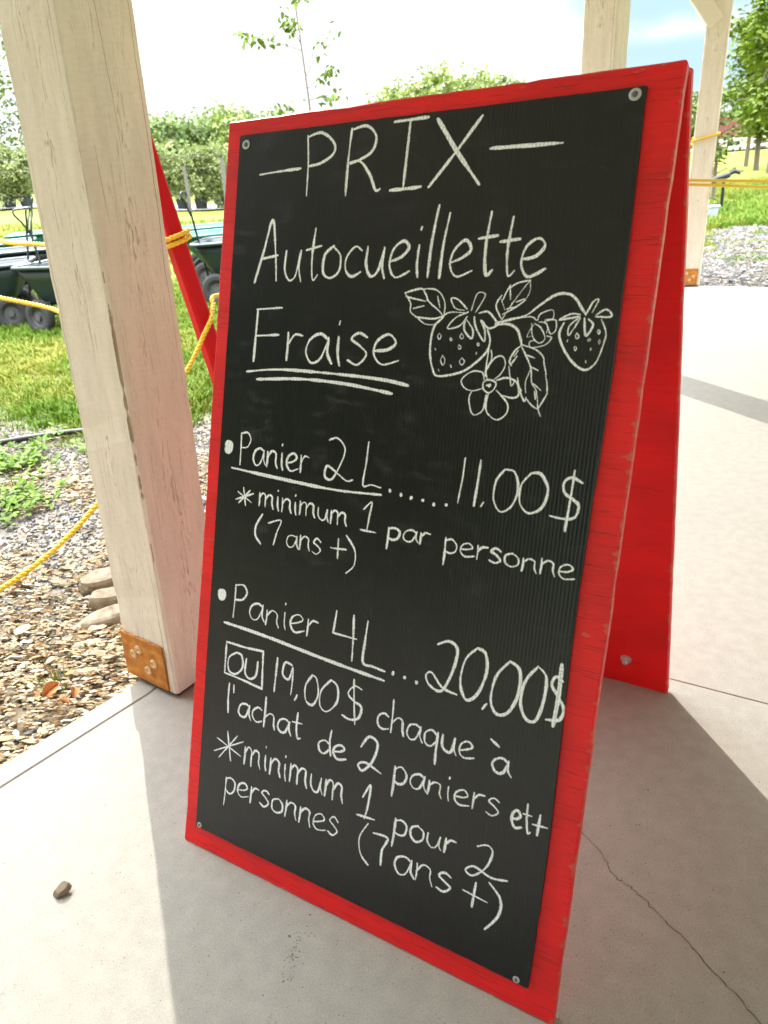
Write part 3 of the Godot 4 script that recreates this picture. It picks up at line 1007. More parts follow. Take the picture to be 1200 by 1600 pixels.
func make_post(label: String, corner: Vector2, yaw: float, s: float, sd: int) -> Node3D:
	var ax := Vector2(cos(yaw), sin(yaw))
	var az := Vector2(-sin(yaw), cos(yaw))
	var c := corner - (ax + az) * s / 2.0
	var t := thing("timber_post", label, "post", Vector3(c.x, 0.0, c.y), -yaw, "cream timber posts of the pavilion")
	var p := obj("shaft", post_mesh(s, 2.4, sd), M.post, t)
	p.position.y = 0.012
	# weathered steel base plate let in on the +z face, with four screws
	var w := s * 0.86
	var pl := obj("base_plate", box_mesh(Vector3(w, 0.118, 0.005), 0.0012), M.rust, t)
	pl.position = Vector3(-s * 0.5 + w / 2.0 + 0.001, 0.074, s / 2 + 0.0028)
	for q: Vector2 in [Vector2(-0.033, 0.008), Vector2(-0.012, 0.026), Vector2(0.012, -0.022), Vector2(0.036, 0.004)]:
		var b := obj("screw_head", M.screw_mesh, M.worn_rust, pl)
		b.position = Vector3(q.x, q.y, 0.0026)
		b.rotation.x = PI / 2
	var ft := obj("foot_bracket", box_mesh(Vector3(s * 0.9, 0.016, s * 0.9), 0.002), M.dark_steel, t)
	ft.position.y = 0.008
	return t

# ---------------------------------------------------------------- garden cart
func ring_points(hx: float, hz: float, r: float, y: float, dx := 0.0) -> PackedVector3Array:
	var o := PackedVector3Array()
	for k in 4:
		var c := Vector2((hx - r) * (1 if k == 0 or k == 3 else -1), (hz - r) * (1 if k < 2 else -1))
		for i in 6:
			var a := k * PI / 2 + i * PI / 10
			o.append(Vector3(c.x + cos(a) * r + dx, y, c.y + sin(a) * r))
	return o

func make_cart(label: String, tub_mat: Material, at: Vector3, turn: float) -> Node3D:
	var t := thing("garden_cart", label, "cart", at, turn, "garden carts parked on the grass")
	var st := begin()
	st.set_smooth_group(0)
	var rows := [ring_points(0.36, 0.25, 0.09, 0.27, 0.04), ring_points(0.50, 0.32, 0.10, 0.46), ring_points(0.56, 0.36, 0.10, 0.575), ring_points(0.545, 0.345, 0.09, 0.57), ring_points(0.485, 0.305, 0.09, 0.46), ring_points(0.35, 0.24, 0.08, 0.285, 0.04)]
	for i in rows.size() - 1:
		for k in 24:
			var j := (k + 1) % 24
			quad(st, rows[i][j], rows[i][k], rows[i + 1][k], rows[i + 1][j])
	for ring: PackedVector3Array in [rows[0], rows[5]]:
		st.set_smooth_group(-1)
		var c := Vector3(0.04, ring[0].y, 0)
		for k in 24:
			if ring == rows[0]: tri(st, c, ring[k], ring[(k + 1) % 24])
			else: tri(st, c, ring[(k + 1) % 24], ring[k])
	obj("tub", done(st), tub_mat, t)
	var rim := begin()
	var rp := ring_points(0.575, 0.375, 0.11, 0.572)
	rp.append(rp[0]); rp.append(rp[1])
	add_tube(rim, rp, 0.017, 0.017, 8, false)
	obj("tub_rim", done(rim), tub_mat, t)
	var fr := begin()
	for s: float in [-1.0, 1.0]: add_tube(fr, PackedVector3Array([Vector3(-0.36, 0.24, 0.14 * s), Vector3(0.40, 0.24, 0.14 * s)]), 0.014, 0.014, 6)
	for x: float in [-0.32, 0.36]:
		add_tube(fr, PackedVector3Array([Vector3(x, 0.15, -0.27), Vector3(x, 0.15, 0.27)]), 0.011, 0.011, 6)
		for s: float in [-1.0, 1.0]: add_tube(fr, PackedVector3Array([Vector3(x, 0.15, 0.2 * s), Vector3(x, 0.25, 0.14 * s)]), 0.012, 0.012, 6)
	obj("frame", done(fr), M.black_steel, t)
	for x: float in [-0.32, 0.36]:
		for s: float in [-1.0, 1.0]:
			var w := obj("wheel", M.tyre_mesh, M.tyre, t)
			w.position = Vector3(x, 0.15, 0.31 * s)
			w.rotation.x = PI / 2
			obj("wheel_rim", M.rim_mesh, M.grey_steel, w)
	var hd := begin()
	var px := 0.50
	add_tube(hd, PackedVector3Array([Vector3(0.38, 0.16, 0), Vector3(px, 0.24, 0), Vector3(px + 0.10, 0.86, 0)]), 0.011, 0.011, 6)
	add_tube(hd, smooth_path(PackedVector3Array([Vector3(px + 0.10, 0.82, 0), Vector3(px + 0.12, 0.92, -0.05), Vector3(px + 0.14, 1.0, -0.11), Vector3(px + 0.15, 1.035, -0.09), Vector3(px + 0.15, 1.04, 0), Vector3(px + 0.15, 1.035, 0.09), Vector3(px + 0.14, 1.0, 0.11), Vector3(px + 0.12, 0.92, 0.05), Vector3(px + 0.10, 0.82, 0)]), 0.02), 0.009, 0.009, 6)
	obj("handle", done(hd), M.black_steel, t)
	return t

# a lumpy field stone
func stone_mesh(size: Vector3, sd: int) -> ArrayMesh:          # broken faces: a block cut by random planes
	var r := RandomNumberGenerator.new()
	r.seed = sd
	var f := noise(1.3, 3, sd)
	var cuts: Array = []
	for k in 9: cuts.append([Vector3(r.randfn(0, 1), r.randfn(0, 0.45), r.randfn(0, 1)).normalized(), r.randf_range(0.68, 0.9)])
	cuts.append([Vector3(r.randfn(0, 0.12), 1, r.randfn(0, 0.12)).normalized(), 0.66])
	cuts.append([Vector3(0, -1, 0), 0.7])
	var st := begin()
	st.set_smooth_group(-1)
	var n := 14
	var m := 24
	var P := func(i: int, k: int) -> Vector3:
		var a := PI * i / n
		var b := TAU * k / m
		var v := Vector3(sin(a) * cos(b), cos(a), sin(a) * sin(b))
		var d := 1.0
		for c: Array in cuts:
			var q: float = v.dot(c[0])
			if q > 0.05: d = minf(d, c[1] / q)
		return v * d * (1.0 + 0.05 * f.get_noise_3d(v.x * 2.0, v.y * 2.0, v.z * 2.0 + sd)) * size / 2.0 * 1.25
	for i in n:
		for k in m:
			quad(st, P.call(i, (k + 1) % m), P.call(i + 1, (k + 1) % m), P.call(i + 1, k), P.call(i, k))
	return done(st)

# ---------------------------------------------------------------- the place
func _ready() -> void:
	rng.seed = 1
	# camera
	var cam := Camera3D.new()
	cam.name = "camera"
	cam.transform = Transform3D(Basis(Vector3(0.9958, -0.0841, 0.0366), Vector3(0.0918, 0.9130, -0.3976), Vector3(0.0, 0.3993, 0.9168)).orthonormalized(), Vector3(0, 1.0857, 0))
	var lens := CameraAttributesPhysical.new()
	lens.frustum_focal_length = 26.0
	lens.frustum_focus_distance = 1.45
	lens.frustum_near = 0.05
	lens.frustum_far = 600.0
	lens.exposure_aperture = 8.0
	cam.attributes = lens
	cam.projection = Camera3D.PROJECTION_FRUSTUM
	cam.set_frustum(0.0658119, Vector2(0.0057361, -0.0002784), 0.05, 600.0)
	add_child(cam)
	cam.current = true
	# sky, exposure
	var we := WorldEnvironment.new()
	we.name = "world"
	var env := Environment.new()
	env.background_mode = Environment.BG_SKY
	env.sky = Sky.new()
	var pan := PanoramaSkyMaterial.new()
	pan.panorama = sky_image(768, 384)
	env.sky.sky_material = pan
	env.tonemap_mode = Environment.TONE_MAPPER_LINEAR
	env.tonemap_exposure = 3.4
	env.sdfgi_enabled = true
	env.ssao_enabled = true
	env.ssil_enabled = true
	we.environment = env
	add_child(we)
	# sun: ahead and to the left, fairly low, so shadows come towards the viewer
	var sun := DirectionalLight3D.new()
	sun.name = "sun"
	sun.light_energy = 0.62
	sun.light_color = Color(1.0, 0.975, 0.935)
	sun.light_angular_distance = 0.5
	sun.shadow_enabled = true
	add_child(sun)
	sun.look_at_from_position(Vector3.ZERO, -Vector3(-0.186, 0.545, -0.818))

	patchy = noise(0.55, 4, 61)
	patchy2 = noise(0.6, 3, 62)
	make_materials()
	build_setting()
	build_pavilion()
	build_sandwich_board()
	build_pole_and_ropes()
	build_carts()
	build_near_things()
	build_orchard()
	build_trees()
	build_far_right()
	build_ground_cover()

func make_materials() -> void:
	var pi := post_images(1024, 1536)
	M.post = mat(Color.WHITE, 0.75, 0.0, 0.4)
	M.post.albedo_texture = pi[0]
	M.post.normal_enabled = true
	M.post.normal_texture = pi[1]
	M.post.normal_scale = 0.9
	M.post_plain = mat(Color(0.62, 0.61, 0.58), 0.8)
	var ri := red_images(768, 1426, 21, 2600, 0.35)
	M.red = mat(Color.WHITE, 0.5, 0.0, 0.5)
	M.red.albedo_texture = ri[0]
	M.red.normal_enabled = true
	M.red.normal_texture = ri[1]
	M.red.normal_scale = 0.8
	var rb := red_images(512, 950, 24, 40, 0.3)
	M.red_back = mat(Color.WHITE, 0.5, 0.0, 0.5)
	M.red_back.albedo_texture = rb[0]
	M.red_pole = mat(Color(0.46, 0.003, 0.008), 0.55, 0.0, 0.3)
	var ci := chalk_images()
	M.chalkboard = mat(Color.WHITE, 1.0, 0.0, 0.52)
	M.chalkboard.albedo_texture = ci[0]
	M.chalkboard.normal_enabled = true
	M.chalkboard.normal_texture = ci[1]
	M.chalkboard.roughness_texture = ci[2]
	M.concrete = mat(Color.WHITE, 0.85, 0.0, 0.35)
	M.concrete.albedo_texture = concrete_image(1024)
	world_tex(M.concrete, 0.9)
	M.concrete.detail_enabled = true
	M.concrete.detail_blend_mode = BaseMaterial3D.BLEND_MODE_MUL
	M.concrete.detail_albedo = grey_noise_tex(0.006, 5, 33, Color(0.92, 0.915, 0.905), Color(1.0, 1.0, 1.0), 512)
	M.concrete.detail_uv_layer = BaseMaterial3D.DETAIL_UV_2
	M.concrete.uv2_triplanar = true
	M.concrete.uv2_world_triplanar = true
	M.concrete.uv2_scale = Vector3.ONE / 3.1
	M.joint = mat(Color(0.09, 0.085, 0.08), 0.95)
	M.rust = mat(Color.WHITE, 0.8, 0.1, 0.4)
	var rt := grey_noise_tex(0.02, 5, 71, Color(0.30, 0.085, 0.012), Color(0.72, 0.33, 0.075), 256)
	M.rust.albedo_texture = rt
	world_tex(M.rust, 0.16)
	M.worn_rust = mat(Color(0.62, 0.44, 0.24), 0.6, 0.3)
	M.dark_steel = mat(Color(0.05, 0.035, 0.025), 0.8, 0.2)
	M.black_steel = mat(Color(0.015, 0.015, 0.016), 0.45, 0.2)
	M.grey_steel = mat(Color(0.11, 0.11, 0.115), 0.55, 0.4)
	M.zinc = mat(Color(0.55, 0.55, 0.54), 0.42, 0.6)
	M.tyre = mat(Color(0.035, 0.034, 0.034), 0.9)
	M.rope = mat(Color(0.72, 0.46, 0.035), 0.55, 0.0, 0.4)
	M.hose = mat(Color(0.012, 0.012, 0.013), 0.5)
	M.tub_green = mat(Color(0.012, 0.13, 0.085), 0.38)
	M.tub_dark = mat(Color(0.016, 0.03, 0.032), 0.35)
	M.bark = mat(Color(0.16, 0.13, 0.10), 0.95)
	M.grey_wood = mat(Color.WHITE, 0.95)
	M.grey_wood.albedo_texture = grey_noise_tex(0.03, 4, 73, Color(0.09, 0.078, 0.07), Color(0.20, 0.18, 0.165), 256)
	world_tex(M.grey_wood, 0.4)
	M.white_plastic = mat(Color(0.72, 0.72, 0.72), 0.6)
	M.black_pot = mat(Color(0.012, 0.013, 0.016), 0.5)
	M.leaf = vertex_mat(0.6, Color(0.17, 0.24, 0.02))
	M.grass = vertex_mat(0.7, Color(0.20, 0.25, 0.02))
	M.loose = vertex_mat(0.85)
	M.stone = mat(Color.WHITE, 0.9)
	M.stone.albedo_texture = grey_noise_tex(0.02, 5, 74, Color(0.14, 0.10, 0.06), Color(0.34, 0.27, 0.19), 256)
	world_tex(M.stone, 0.22)
	M.lawn = vertex_mat(0.95)
	M.lawn.albedo_texture = grey_noise_tex(0.05, 5, 75, Color(0.62, 0.62, 0.6), Color(1.0, 1.0, 1.0), 512)
	world_tex(M.lawn, 1.7)
	M.leaf_one = leaf_mesh(0.3)
	M.leaf_clump = leaf_mesh(0.3, 5, 0.5, 9)
	M.screw_mesh = lathe(PackedVector2Array([Vector2(0.0115, -0.002), Vector2(0.0115, 0.0015), Vector2(0.0085, 0.0035), Vector2(0.006, 0.0032), Vector2(0.0045, 0.0012), Vector2(0.0, 0.001)]), 14)
	M.tyre_mesh = lathe(PackedVector2Array([Vector2(0.075, -0.03), Vector2(0.10, -0.044), Vector2(0.13, -0.044), Vector2(0.147, -0.03), Vector2(0.152, 0.0), Vector2(0.147, 0.03), Vector2(0.13, 0.044), Vector2(0.10, 0.044), Vector2(0.075, 0.03), Vector2(0.075, -0.03)]), 28)
	M.rim_mesh = lathe(PackedVector2Array([Vector2(0.0, -0.034), Vector2(0.03, -0.034), Vector2(0.03, -0.012), Vector2(0.07, -0.012), Vector2(0.078, -0.03), Vector2(0.078, 0.03), Vector2(0.07, 0.012), Vector2(0.03, 0.012), Vector2(0.03, 0.034), Vector2(0.0, 0.034)]), 20)

func build_setting() -> void:
	# the slab: an edge strip, a score line, and two bays either side of a saw-cut joint
	var d1 := Vector2(0.712, 0.702)                                # inwards from the front edge
	var d2 := Vector2(0.796, 0.606)
	var gap := 0.0022
	var strip := 0.062
	var k2 := CORNER + Vector2(0.70, 0.714) * 9.0
	var k3 := EDGE0 + Vector2(0.70, 0.714) * 9.0
	struct("concrete_edge_strip", prism(PackedVector2Array([EDGE0, BEND, CORNER, CORNER + d2 * strip, BEND + (d1 + d2) * 0.5 * strip, EDGE0 + d1 * strip]), -0.16, 0.0, 0.004), M.concrete, "narrow pale concrete strip along the outer edge of the slab", "slab")
	var s2 := strip + gap
	var e0 := EDGE0 + d1 * s2
	var bd := BEND + (d1 + d2) * 0.5 * s2
	var cn := CORNER + d2 * s2
	# the joint runs along (0.806, 0.592) through (0.779, -1.377)
	var jd := Vector2(0.806, 0.592)
	var jp := Vector2(0.779, -1.377)
	var ed := (cn - bd).normalized()
	var t := (jp - bd).cross(jd) / ed.cross(jd)
	var j0 := bd + ed * t
	var jn := Vector2(-jd.y, jd.x) * gap * 0.6
	var j1 := j0 + jd * 9.6
	struct("concrete_slab", prism(PackedVector2Array([e0, bd, j0 + jn, j1 + jn, k3]), -0.16, 0.0, 0.0012), M.concrete, "pale concrete slab under the red sandwich board, partly in shadow", "slab")
	struct("concrete_slab", prism(PackedVector2Array([j0 - jn, cn, k2, j1 - jn]), -0.16, 0.0, 0.0012), M.concrete, "sunlit concrete slab behind the board, reaching the farthest cream post", "slab")
	var crack := begin()
	crack.set_smooth_group(-1)
	var r := RandomNumberGenerator.new()
	r.seed = 8
	for line: PackedVector2Array in [PackedVector2Array([Vector2(0.425, -1.02), Vector2(0.451, -0.956), Vector2(0.458, -0.893), Vector2(0.483, -0.857), Vector2(0.500, -0.807), Vector2(0.517, -0.765), Vector2(0.526, -0.728), Vector2(0.540, -0.689), Vector2(0.556, -0.62), Vector2(0.60, -0.5)])]:
		var last := line[0]
		for i in range(1, line.size()):
			for k in 7:
				var p := line[i - 1].lerp(line[i], (k + 1) / 7.0) + Vector2(r.randfn(0, 0.0016), r.randfn(0, 0.0016))
				var w := (p - last).normalized().orthogonal() * r.randf_range(0.0003, 0.0009)
				quad(crack, Vector3(last.x - w.x, 0.0012, last.y - w.y), Vector3(last.x + w.x, 0.0012, last.y + w.y), Vector3(p.x + w.x, 0.0012, p.y + w.y), Vector3(p.x - w.x, 0.0012, p.y - w.y))
				last = p
	struct("slab_crack", done(crack), M.joint, "fine dark hairline cracks wandering across the concrete", "crack")
	# ground
	struct("yard_ground", ground_grid(-7.0, 2.2, -14.0, 3.0, 0.07, 0.0), M.lawn, "gravel and thin grass outside the left edge of the slab", "ground")
	struct("gravel_drive", ground_grid(2.2, 16.0, -24.0, -2.0, 0.12, -0.003), M.lawn, "gravel drive with grassy patches beyond the far slab edge", "ground")
	var far := begin()
	far.set_smooth_group(0)
	var n := 80
	for j in n + 1:
		for i in n + 1:
			var x := (i - n / 2.0) / (n / 2.0)
			var z := (j - n / 2.0) / (n / 2.0)
			x = x * absf(x) * 220.0
			z = z * absf(z) * 220.0 - 8.0
			far.set_color(Color(0.135, 0.18, 0.018).lerp(Color(0.195, 0.215, 0.032), clampf(0.5 + patchy.get_noise_2d(x * 0.12, z * 0.12), 0, 1)))
			far.add_vertex(Vector3(x, terrain(x, z) - 0.05, z))
	for j in n:
		for i in n:
			var a := j * (n + 1) + i
			for k in [a, a + 1, a + n + 1, a + 1, a + n + 2, a + n + 1]: far.add_index(k)
	far.generate_normals()
	struct("lawn", far.commit(), M.lawn, "bright mown lawn stretching away to the orchard and the trees", "lawn")

func build_pavilion() -> void:
	var near := make_post("nearest cream timber post with a rusty base plate, close beside the red board", Vector2(-0.305, -1.463), 0.712, 0.168, 2)
	var mid := make_post("middle cream timber post rising behind the top edge of the red board", Vector2(1.70, -4.16), 0.75, 0.165, 3)
	var far := make_post("farthest cream timber post with a brace at its top, at the slab corner", Vector2(3.216, -5.978), 0.475, 0.150, 4)
	near.set_meta("label", near.get_meta("label"))
	mid.rotation.z = 0.0
	# the brace bolted to the far post
	var b := begin()
	add_box(b, Transform3D(Basis.from_euler(Vector3(0, 0, 0.62)), Vector3(-0.30, 2.14, 0.02)), Vector3(0.10, 0.98, 0.14), 0.004)
	obj("brace", done(b), M.post, far)
	# the roof overhead, out of the picture, that the posts carry
	var t := thing("pavilion_roof", "plank roof of the open pavilion resting on the cream posts", "roof")
	var deck := obj("roof_deck", prism(PackedVector2Array([EDGE0 + Vector2(-0.75, -0.75), BEND + Vector2(-0.80, -0.72), CORNER + Vector2(-0.65, -0.75), CORNER + Vector2(0.70, 0.714) * 9.0 + Vector2(0.4, 0), EDGE0 + Vector2(0.70, 0.714) * 9.0]), 2.60, 2.68), M.post_plain, t)
	deck.position.y = 0.0
	for e: Array in [[EDGE0 + Vector2(0.07, 0.07), BEND + Vector2(0.11, 0.06)], [BEND + Vector2(0.10, -0.05), CORNER + Vector2(0.08, 0.1)], [CORNER + Vector2(0.18, 0.14), CORNER + Vector2(0.70, 0.714) * 8.8]]:
		var p: Vector2 = e[0]
		var q: Vector2 = e[1]
		var m := (p + q) / 2.0
		var bm := obj("beam", box_mesh(Vector3((q - p).length(), 0.18, 0.12), 0.004), M.post, t)
		bm.position = Vector3(m.x, 2.508, m.y)
		bm.rotation.y = -(q - p).angle()

func build_sandwich_board() -> void:
	var a := Vector3(0.81321, 0, 0.58197)
	var up := Vector3(0.16810 + 0.014 * 0.81321, 0.95126, -0.25892 + 0.014 * 0.58197).normalized()
	var nn := a.cross(up).normalized()
	var H := 1.22
	var W := 0.657
	var t := thing("sandwich_board", "red wooden sandwich board with a black chalk price list", "sandwich board", Vector3(-0.2533, 0, -1.0517))
	var fx := Transform3D(Basis(a, up, nn), Vector3.ZERO)
	var front := obj("front_panel", sheet(rect_outline(W, H, 0.004, 0.0006), 0.018, Vector2(W, H), 0.0025, -0.014), M.red, t)
	front.transform = Transform3D(fx.basis, -nn * 0.018)
	# rear leg panel, hinged near the top and splayed back
	var foot := Vector3(0.46905, 0, -0.65541)
	var top := up * (H - 0.012) + Vector3(0.5818, 0, -0.8133) * 0.034 - a * 0.014 * H
	var bu := (top - foot).normalized()
	var bn := a.cross(bu).normalized()
	var back := obj("back_panel", sheet(rect_outline(W, (top - foot).length(), 0.005, 0.0004), 0.017, Vector2(W, H), 0.0025), M.red_back, t)
	back.transform = Transform3D(Basis(a, bu, bn), foot - bn * 0.017)
	for x: float in [0.12, 0.53]:
		var hg := obj("hinge", tube(PackedVector3Array([Vector3(-0.035, 0, 0), Vector3(0.035, 0, 0)]), 0.0045), M.zinc, t)
		hg.transform = Transform3D(fx.basis, a * x + up * (H - 0.012) - nn * 0.024 - a * 0.014 * H)
	var bolt := obj("bolt", lathe(PackedVector2Array([Vector2(0.011, -0.003), Vector2(0.011, 0.002), Vector2(0.006, 0.0022), Vector2(0.006, 0.010), Vector2(0.004, 0.012), Vector2(0, 0.012)]), 12), M.zinc, back)
	bolt.position = Vector3(0.575, 0.088, 0.019)
	bolt.rotation.x = PI / 2
	# the black corrugated plastic sheet with the writing
	var o := rect_outline(0.592, 1.155, 0.003, 0.0003, 60)
	for i in o.size():
		if o[i].x > 0.58: o[i].x += 0.0022 * sin(o[i].y * 9.0)
	var sh := obj("chalkboard_sheet", sheet(o, 0.0042, Vector2(0.592, 1.155), 0.0007, -0.014), M.chalkboard, t)
	sh.set_meta("label", "black corrugated sheet with white handwritten chalk prices and strawberries")
	sh.transform = Transform3D(fx.basis, a * 0.028 + up * 0.040 + nn * 0.0006)
	var washer := lathe(PackedVector2Array([Vector2(0.0105, -0.001), Vector2(0.0105, 0.0010), Vector2(0.009, 0.0017), Vector2(0.0062, 0.0017), Vector2(0.006, 0.0010), Vector2(0.0, 0.0010)]), 24)
	var head := begin()
	add_lathe(head, Transform3D.IDENTITY, PackedVector2Array([Vector2(0.0052, 0.0), Vector2(0.0050, 0.0022), Vector2(0.0036, 0.0030), Vector2(0, 0.0032)]), 16)
	var head_mesh := done(head)
	for q: Vector2 in [Vector2(0.014, 1.140), Vector2(0.578, 1.146), Vector2(0.009, 0.004), Vector2(0.575, 0.0)]:
		var big := 0.66 if q.y > 0.5 else 0.45
		var w := obj("washer", washer, M.zinc, sh)
		w.transform = Transform3D(Basis.from_euler(Vector3(PI / 2, 0, 0)).scaled(Vector3.ONE * big), Vector3(q.x - 0.014 * q.y, maxf(q.y, 0.006), 0.0047))
		var s := obj("screw", head_mesh, M.grey_steel, sh)
		s.transform = Transform3D(Basis.from_euler(Vector3(PI / 2, 0, rng.randf())).scaled(Vector3.ONE * big), Vector3(q.x - 0.014 * q.y, maxf(q.y, 0.006), 0.0052))

func rope(label: String, pts: PackedVector3Array, r := 0.0086) -> MeshInstance3D:
	var o := obj("yellow_rope", rope_mesh(pts, r), M.rope)
	tag(o, label, "rope", "yellow ropes strung round the pavilion")
	return o

func coil(c: Vector3, axis: Vector3, r: float, turns: float, rise: float, start: float) -> PackedVector3Array:
	var s := axis.cross(Vector3(0.3, 0.2, 1)).normalized()
	var o := axis.cross(s).normalized()
	var p := PackedVector3Array()
	var n := int(turns * 14)
	for i in n + 1:
		var a := start + TAU * turns * i / n
		p.append(c + (s * cos(a) + o * sin(a)) * r + axis * rise * i / n)
	return p

func build_pole_and_ropes() -> void:
	var lo := Vector3(-0.135, -0.10, -2.897)
	var hi := Vector3(-0.405, 1.26, -2.874)
	var ax := (hi - lo).normalized()
	var t := thing("leaning_pole", "red painted square wooden pole leaning away behind the nearest post", "pole", lo)
	var st := begin()
	var z := Vector3(0.5, 0.1, 0.86)
	z = (z - ax * z.dot(ax)).normalized()
	add_box(st, Transform3D(Basis(ax.cross(z), ax, z), ax * (hi - lo).length() / 2.0), Vector3(0.062, (hi - lo).length(), 0.062), 0.009)
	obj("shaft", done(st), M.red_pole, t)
	var at_wrap := lo.lerp(hi, (0.875 - lo.y) / (hi.y - lo.y))
	var at_low := lo.lerp(hi, (0.60 - lo.y) / (hi.y - lo.y))
	# upper rope: from the left, twice round the pole
	var p := PackedVector3Array([Vector3(-2.3, 1.16, -4.5), Vector3(-1.367, 0.993, -3.759), Vector3(-1.079, 0.917, -3.330), Vector3(-0.876, 0.897, -3.182), Vector3(-0.609, 0.875, -2.985)])
	p.append_array(coil(at_wrap + ax * 0.0, ax, 0.054, 2.0, 0.042, 2.6))
	rope("upper yellow rope crossing the carts and wrapped around the red pole", p)
	p = PackedVector3Array([Vector3(-2.1, 0.95, -4.0), Vector3(-1.289, 0.747, -3.361), Vector3(-1.093, 0.711, -3.219), Vector3(-0.846, 0.660, -3.086), Vector3(-0.70, 0.64, -2.75), Vector3(-0.56, 0.62, -2.35), Vector3(-0.42, 0.60, -1.95), Vector3(-0.325, 0.59, -1.715)])
	rope("lower yellow rope passing in front of the cart wheels on the left", p)
	p = PackedVector3Array([Vector3(-1.35, -0.02, -1.80), Vector3(-0.980, 0.006, -1.970), Vector3(-0.886, 0.024, -2.036), Vector3(-0.760, 0.066, -2.171), Vector3(-0.634, 0.149, -2.315), Vector3(-0.470, 0.308, -2.506), Vector3(-0.322, 0.481, -2.725), Vector3(-0.268, 0.565, -2.80), Vector3(-0.238, 0.612, -2.838), Vector3(-0.228, 0.650, -2.90), Vector3(-0.214, 0.672, -2.992), Vector3(-0.02, 0.60, -3.32), Vector3(0.16, 0.30, -3.60), Vector3(0.24, -0.02, -3.70), Vector3(0.30, -0.055, -3.85)])
	rope("slack yellow rope rising from the wood chips to the red pole", p)
	rope("upper of the two taut yellow ropes on the right, before the far post", PackedVector3Array([Vector3(1.577, 0.909, -4.108), Vector3(2.294, 0.842, -4.443), Vector3(2.854, 0.788, -4.702), Vector3(3.394, 0.743, -4.948), Vector3(5.0, 0.68, -5.7)]), 0.0085)
	rope("lower of the two taut yellow ropes on the right, before the far post", PackedVector3Array([Vector3(1.578, 0.886, -4.107), Vector3(2.296, 0.820, -4.442), Vector3(2.857, 0.755, -4.700), Vector3(3.401, 0.692, -4.943), Vector3(5.0, 0.60, -5.7)]), 0.0085)
	var c := Vector3(3.216, 1.035, -5.978)
	var fx := Vector3(cos(0.475), 0, sin(0.475))
	var fz := Vector3(-sin(0.475), 0, cos(0.475))
	var w := 0.162
	rope("yellow rope tied around the shaft of the farthest cream post", PackedVector3Array([Vector3(2.2, 0.93, -6.3), c - fx * (w + 0.02) + fz * -0.03 + Vector3.UP * -0.045, c - fx * w + fz * 0.008 + Vector3.UP * -0.02, c - fx * 0.07 + fz * 0.009, c + fx * 0.004 + fz * 0.008 + Vector3.UP * 0.015, c + fx * 0.009 - fz * 0.07 + Vector3.UP * 0.02, c + fx * 0.006 - fz * w + Vector3.UP * 0.02, c - fx * 0.08 - fz * (w + 0.008) + Vector3.UP * 0.015, c - fx * w - fz * (w - 0.02)]), 0.0085)

func build_carts() -> void:
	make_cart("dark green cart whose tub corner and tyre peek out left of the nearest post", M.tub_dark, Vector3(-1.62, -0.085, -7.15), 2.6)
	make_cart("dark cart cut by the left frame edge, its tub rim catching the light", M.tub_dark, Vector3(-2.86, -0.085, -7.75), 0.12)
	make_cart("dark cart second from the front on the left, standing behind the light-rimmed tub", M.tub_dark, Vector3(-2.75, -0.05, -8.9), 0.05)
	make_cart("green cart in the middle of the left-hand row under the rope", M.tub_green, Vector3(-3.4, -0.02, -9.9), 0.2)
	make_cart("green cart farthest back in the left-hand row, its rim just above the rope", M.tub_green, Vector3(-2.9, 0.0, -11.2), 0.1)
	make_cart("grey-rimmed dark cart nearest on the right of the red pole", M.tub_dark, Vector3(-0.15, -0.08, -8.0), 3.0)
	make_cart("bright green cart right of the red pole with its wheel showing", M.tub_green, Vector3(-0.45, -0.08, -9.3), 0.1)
	make_cart("bright green cart farthest back on the right of the red pole", M.tub_green, Vector3(-0.60, -0.08, -10.6), 0.0)

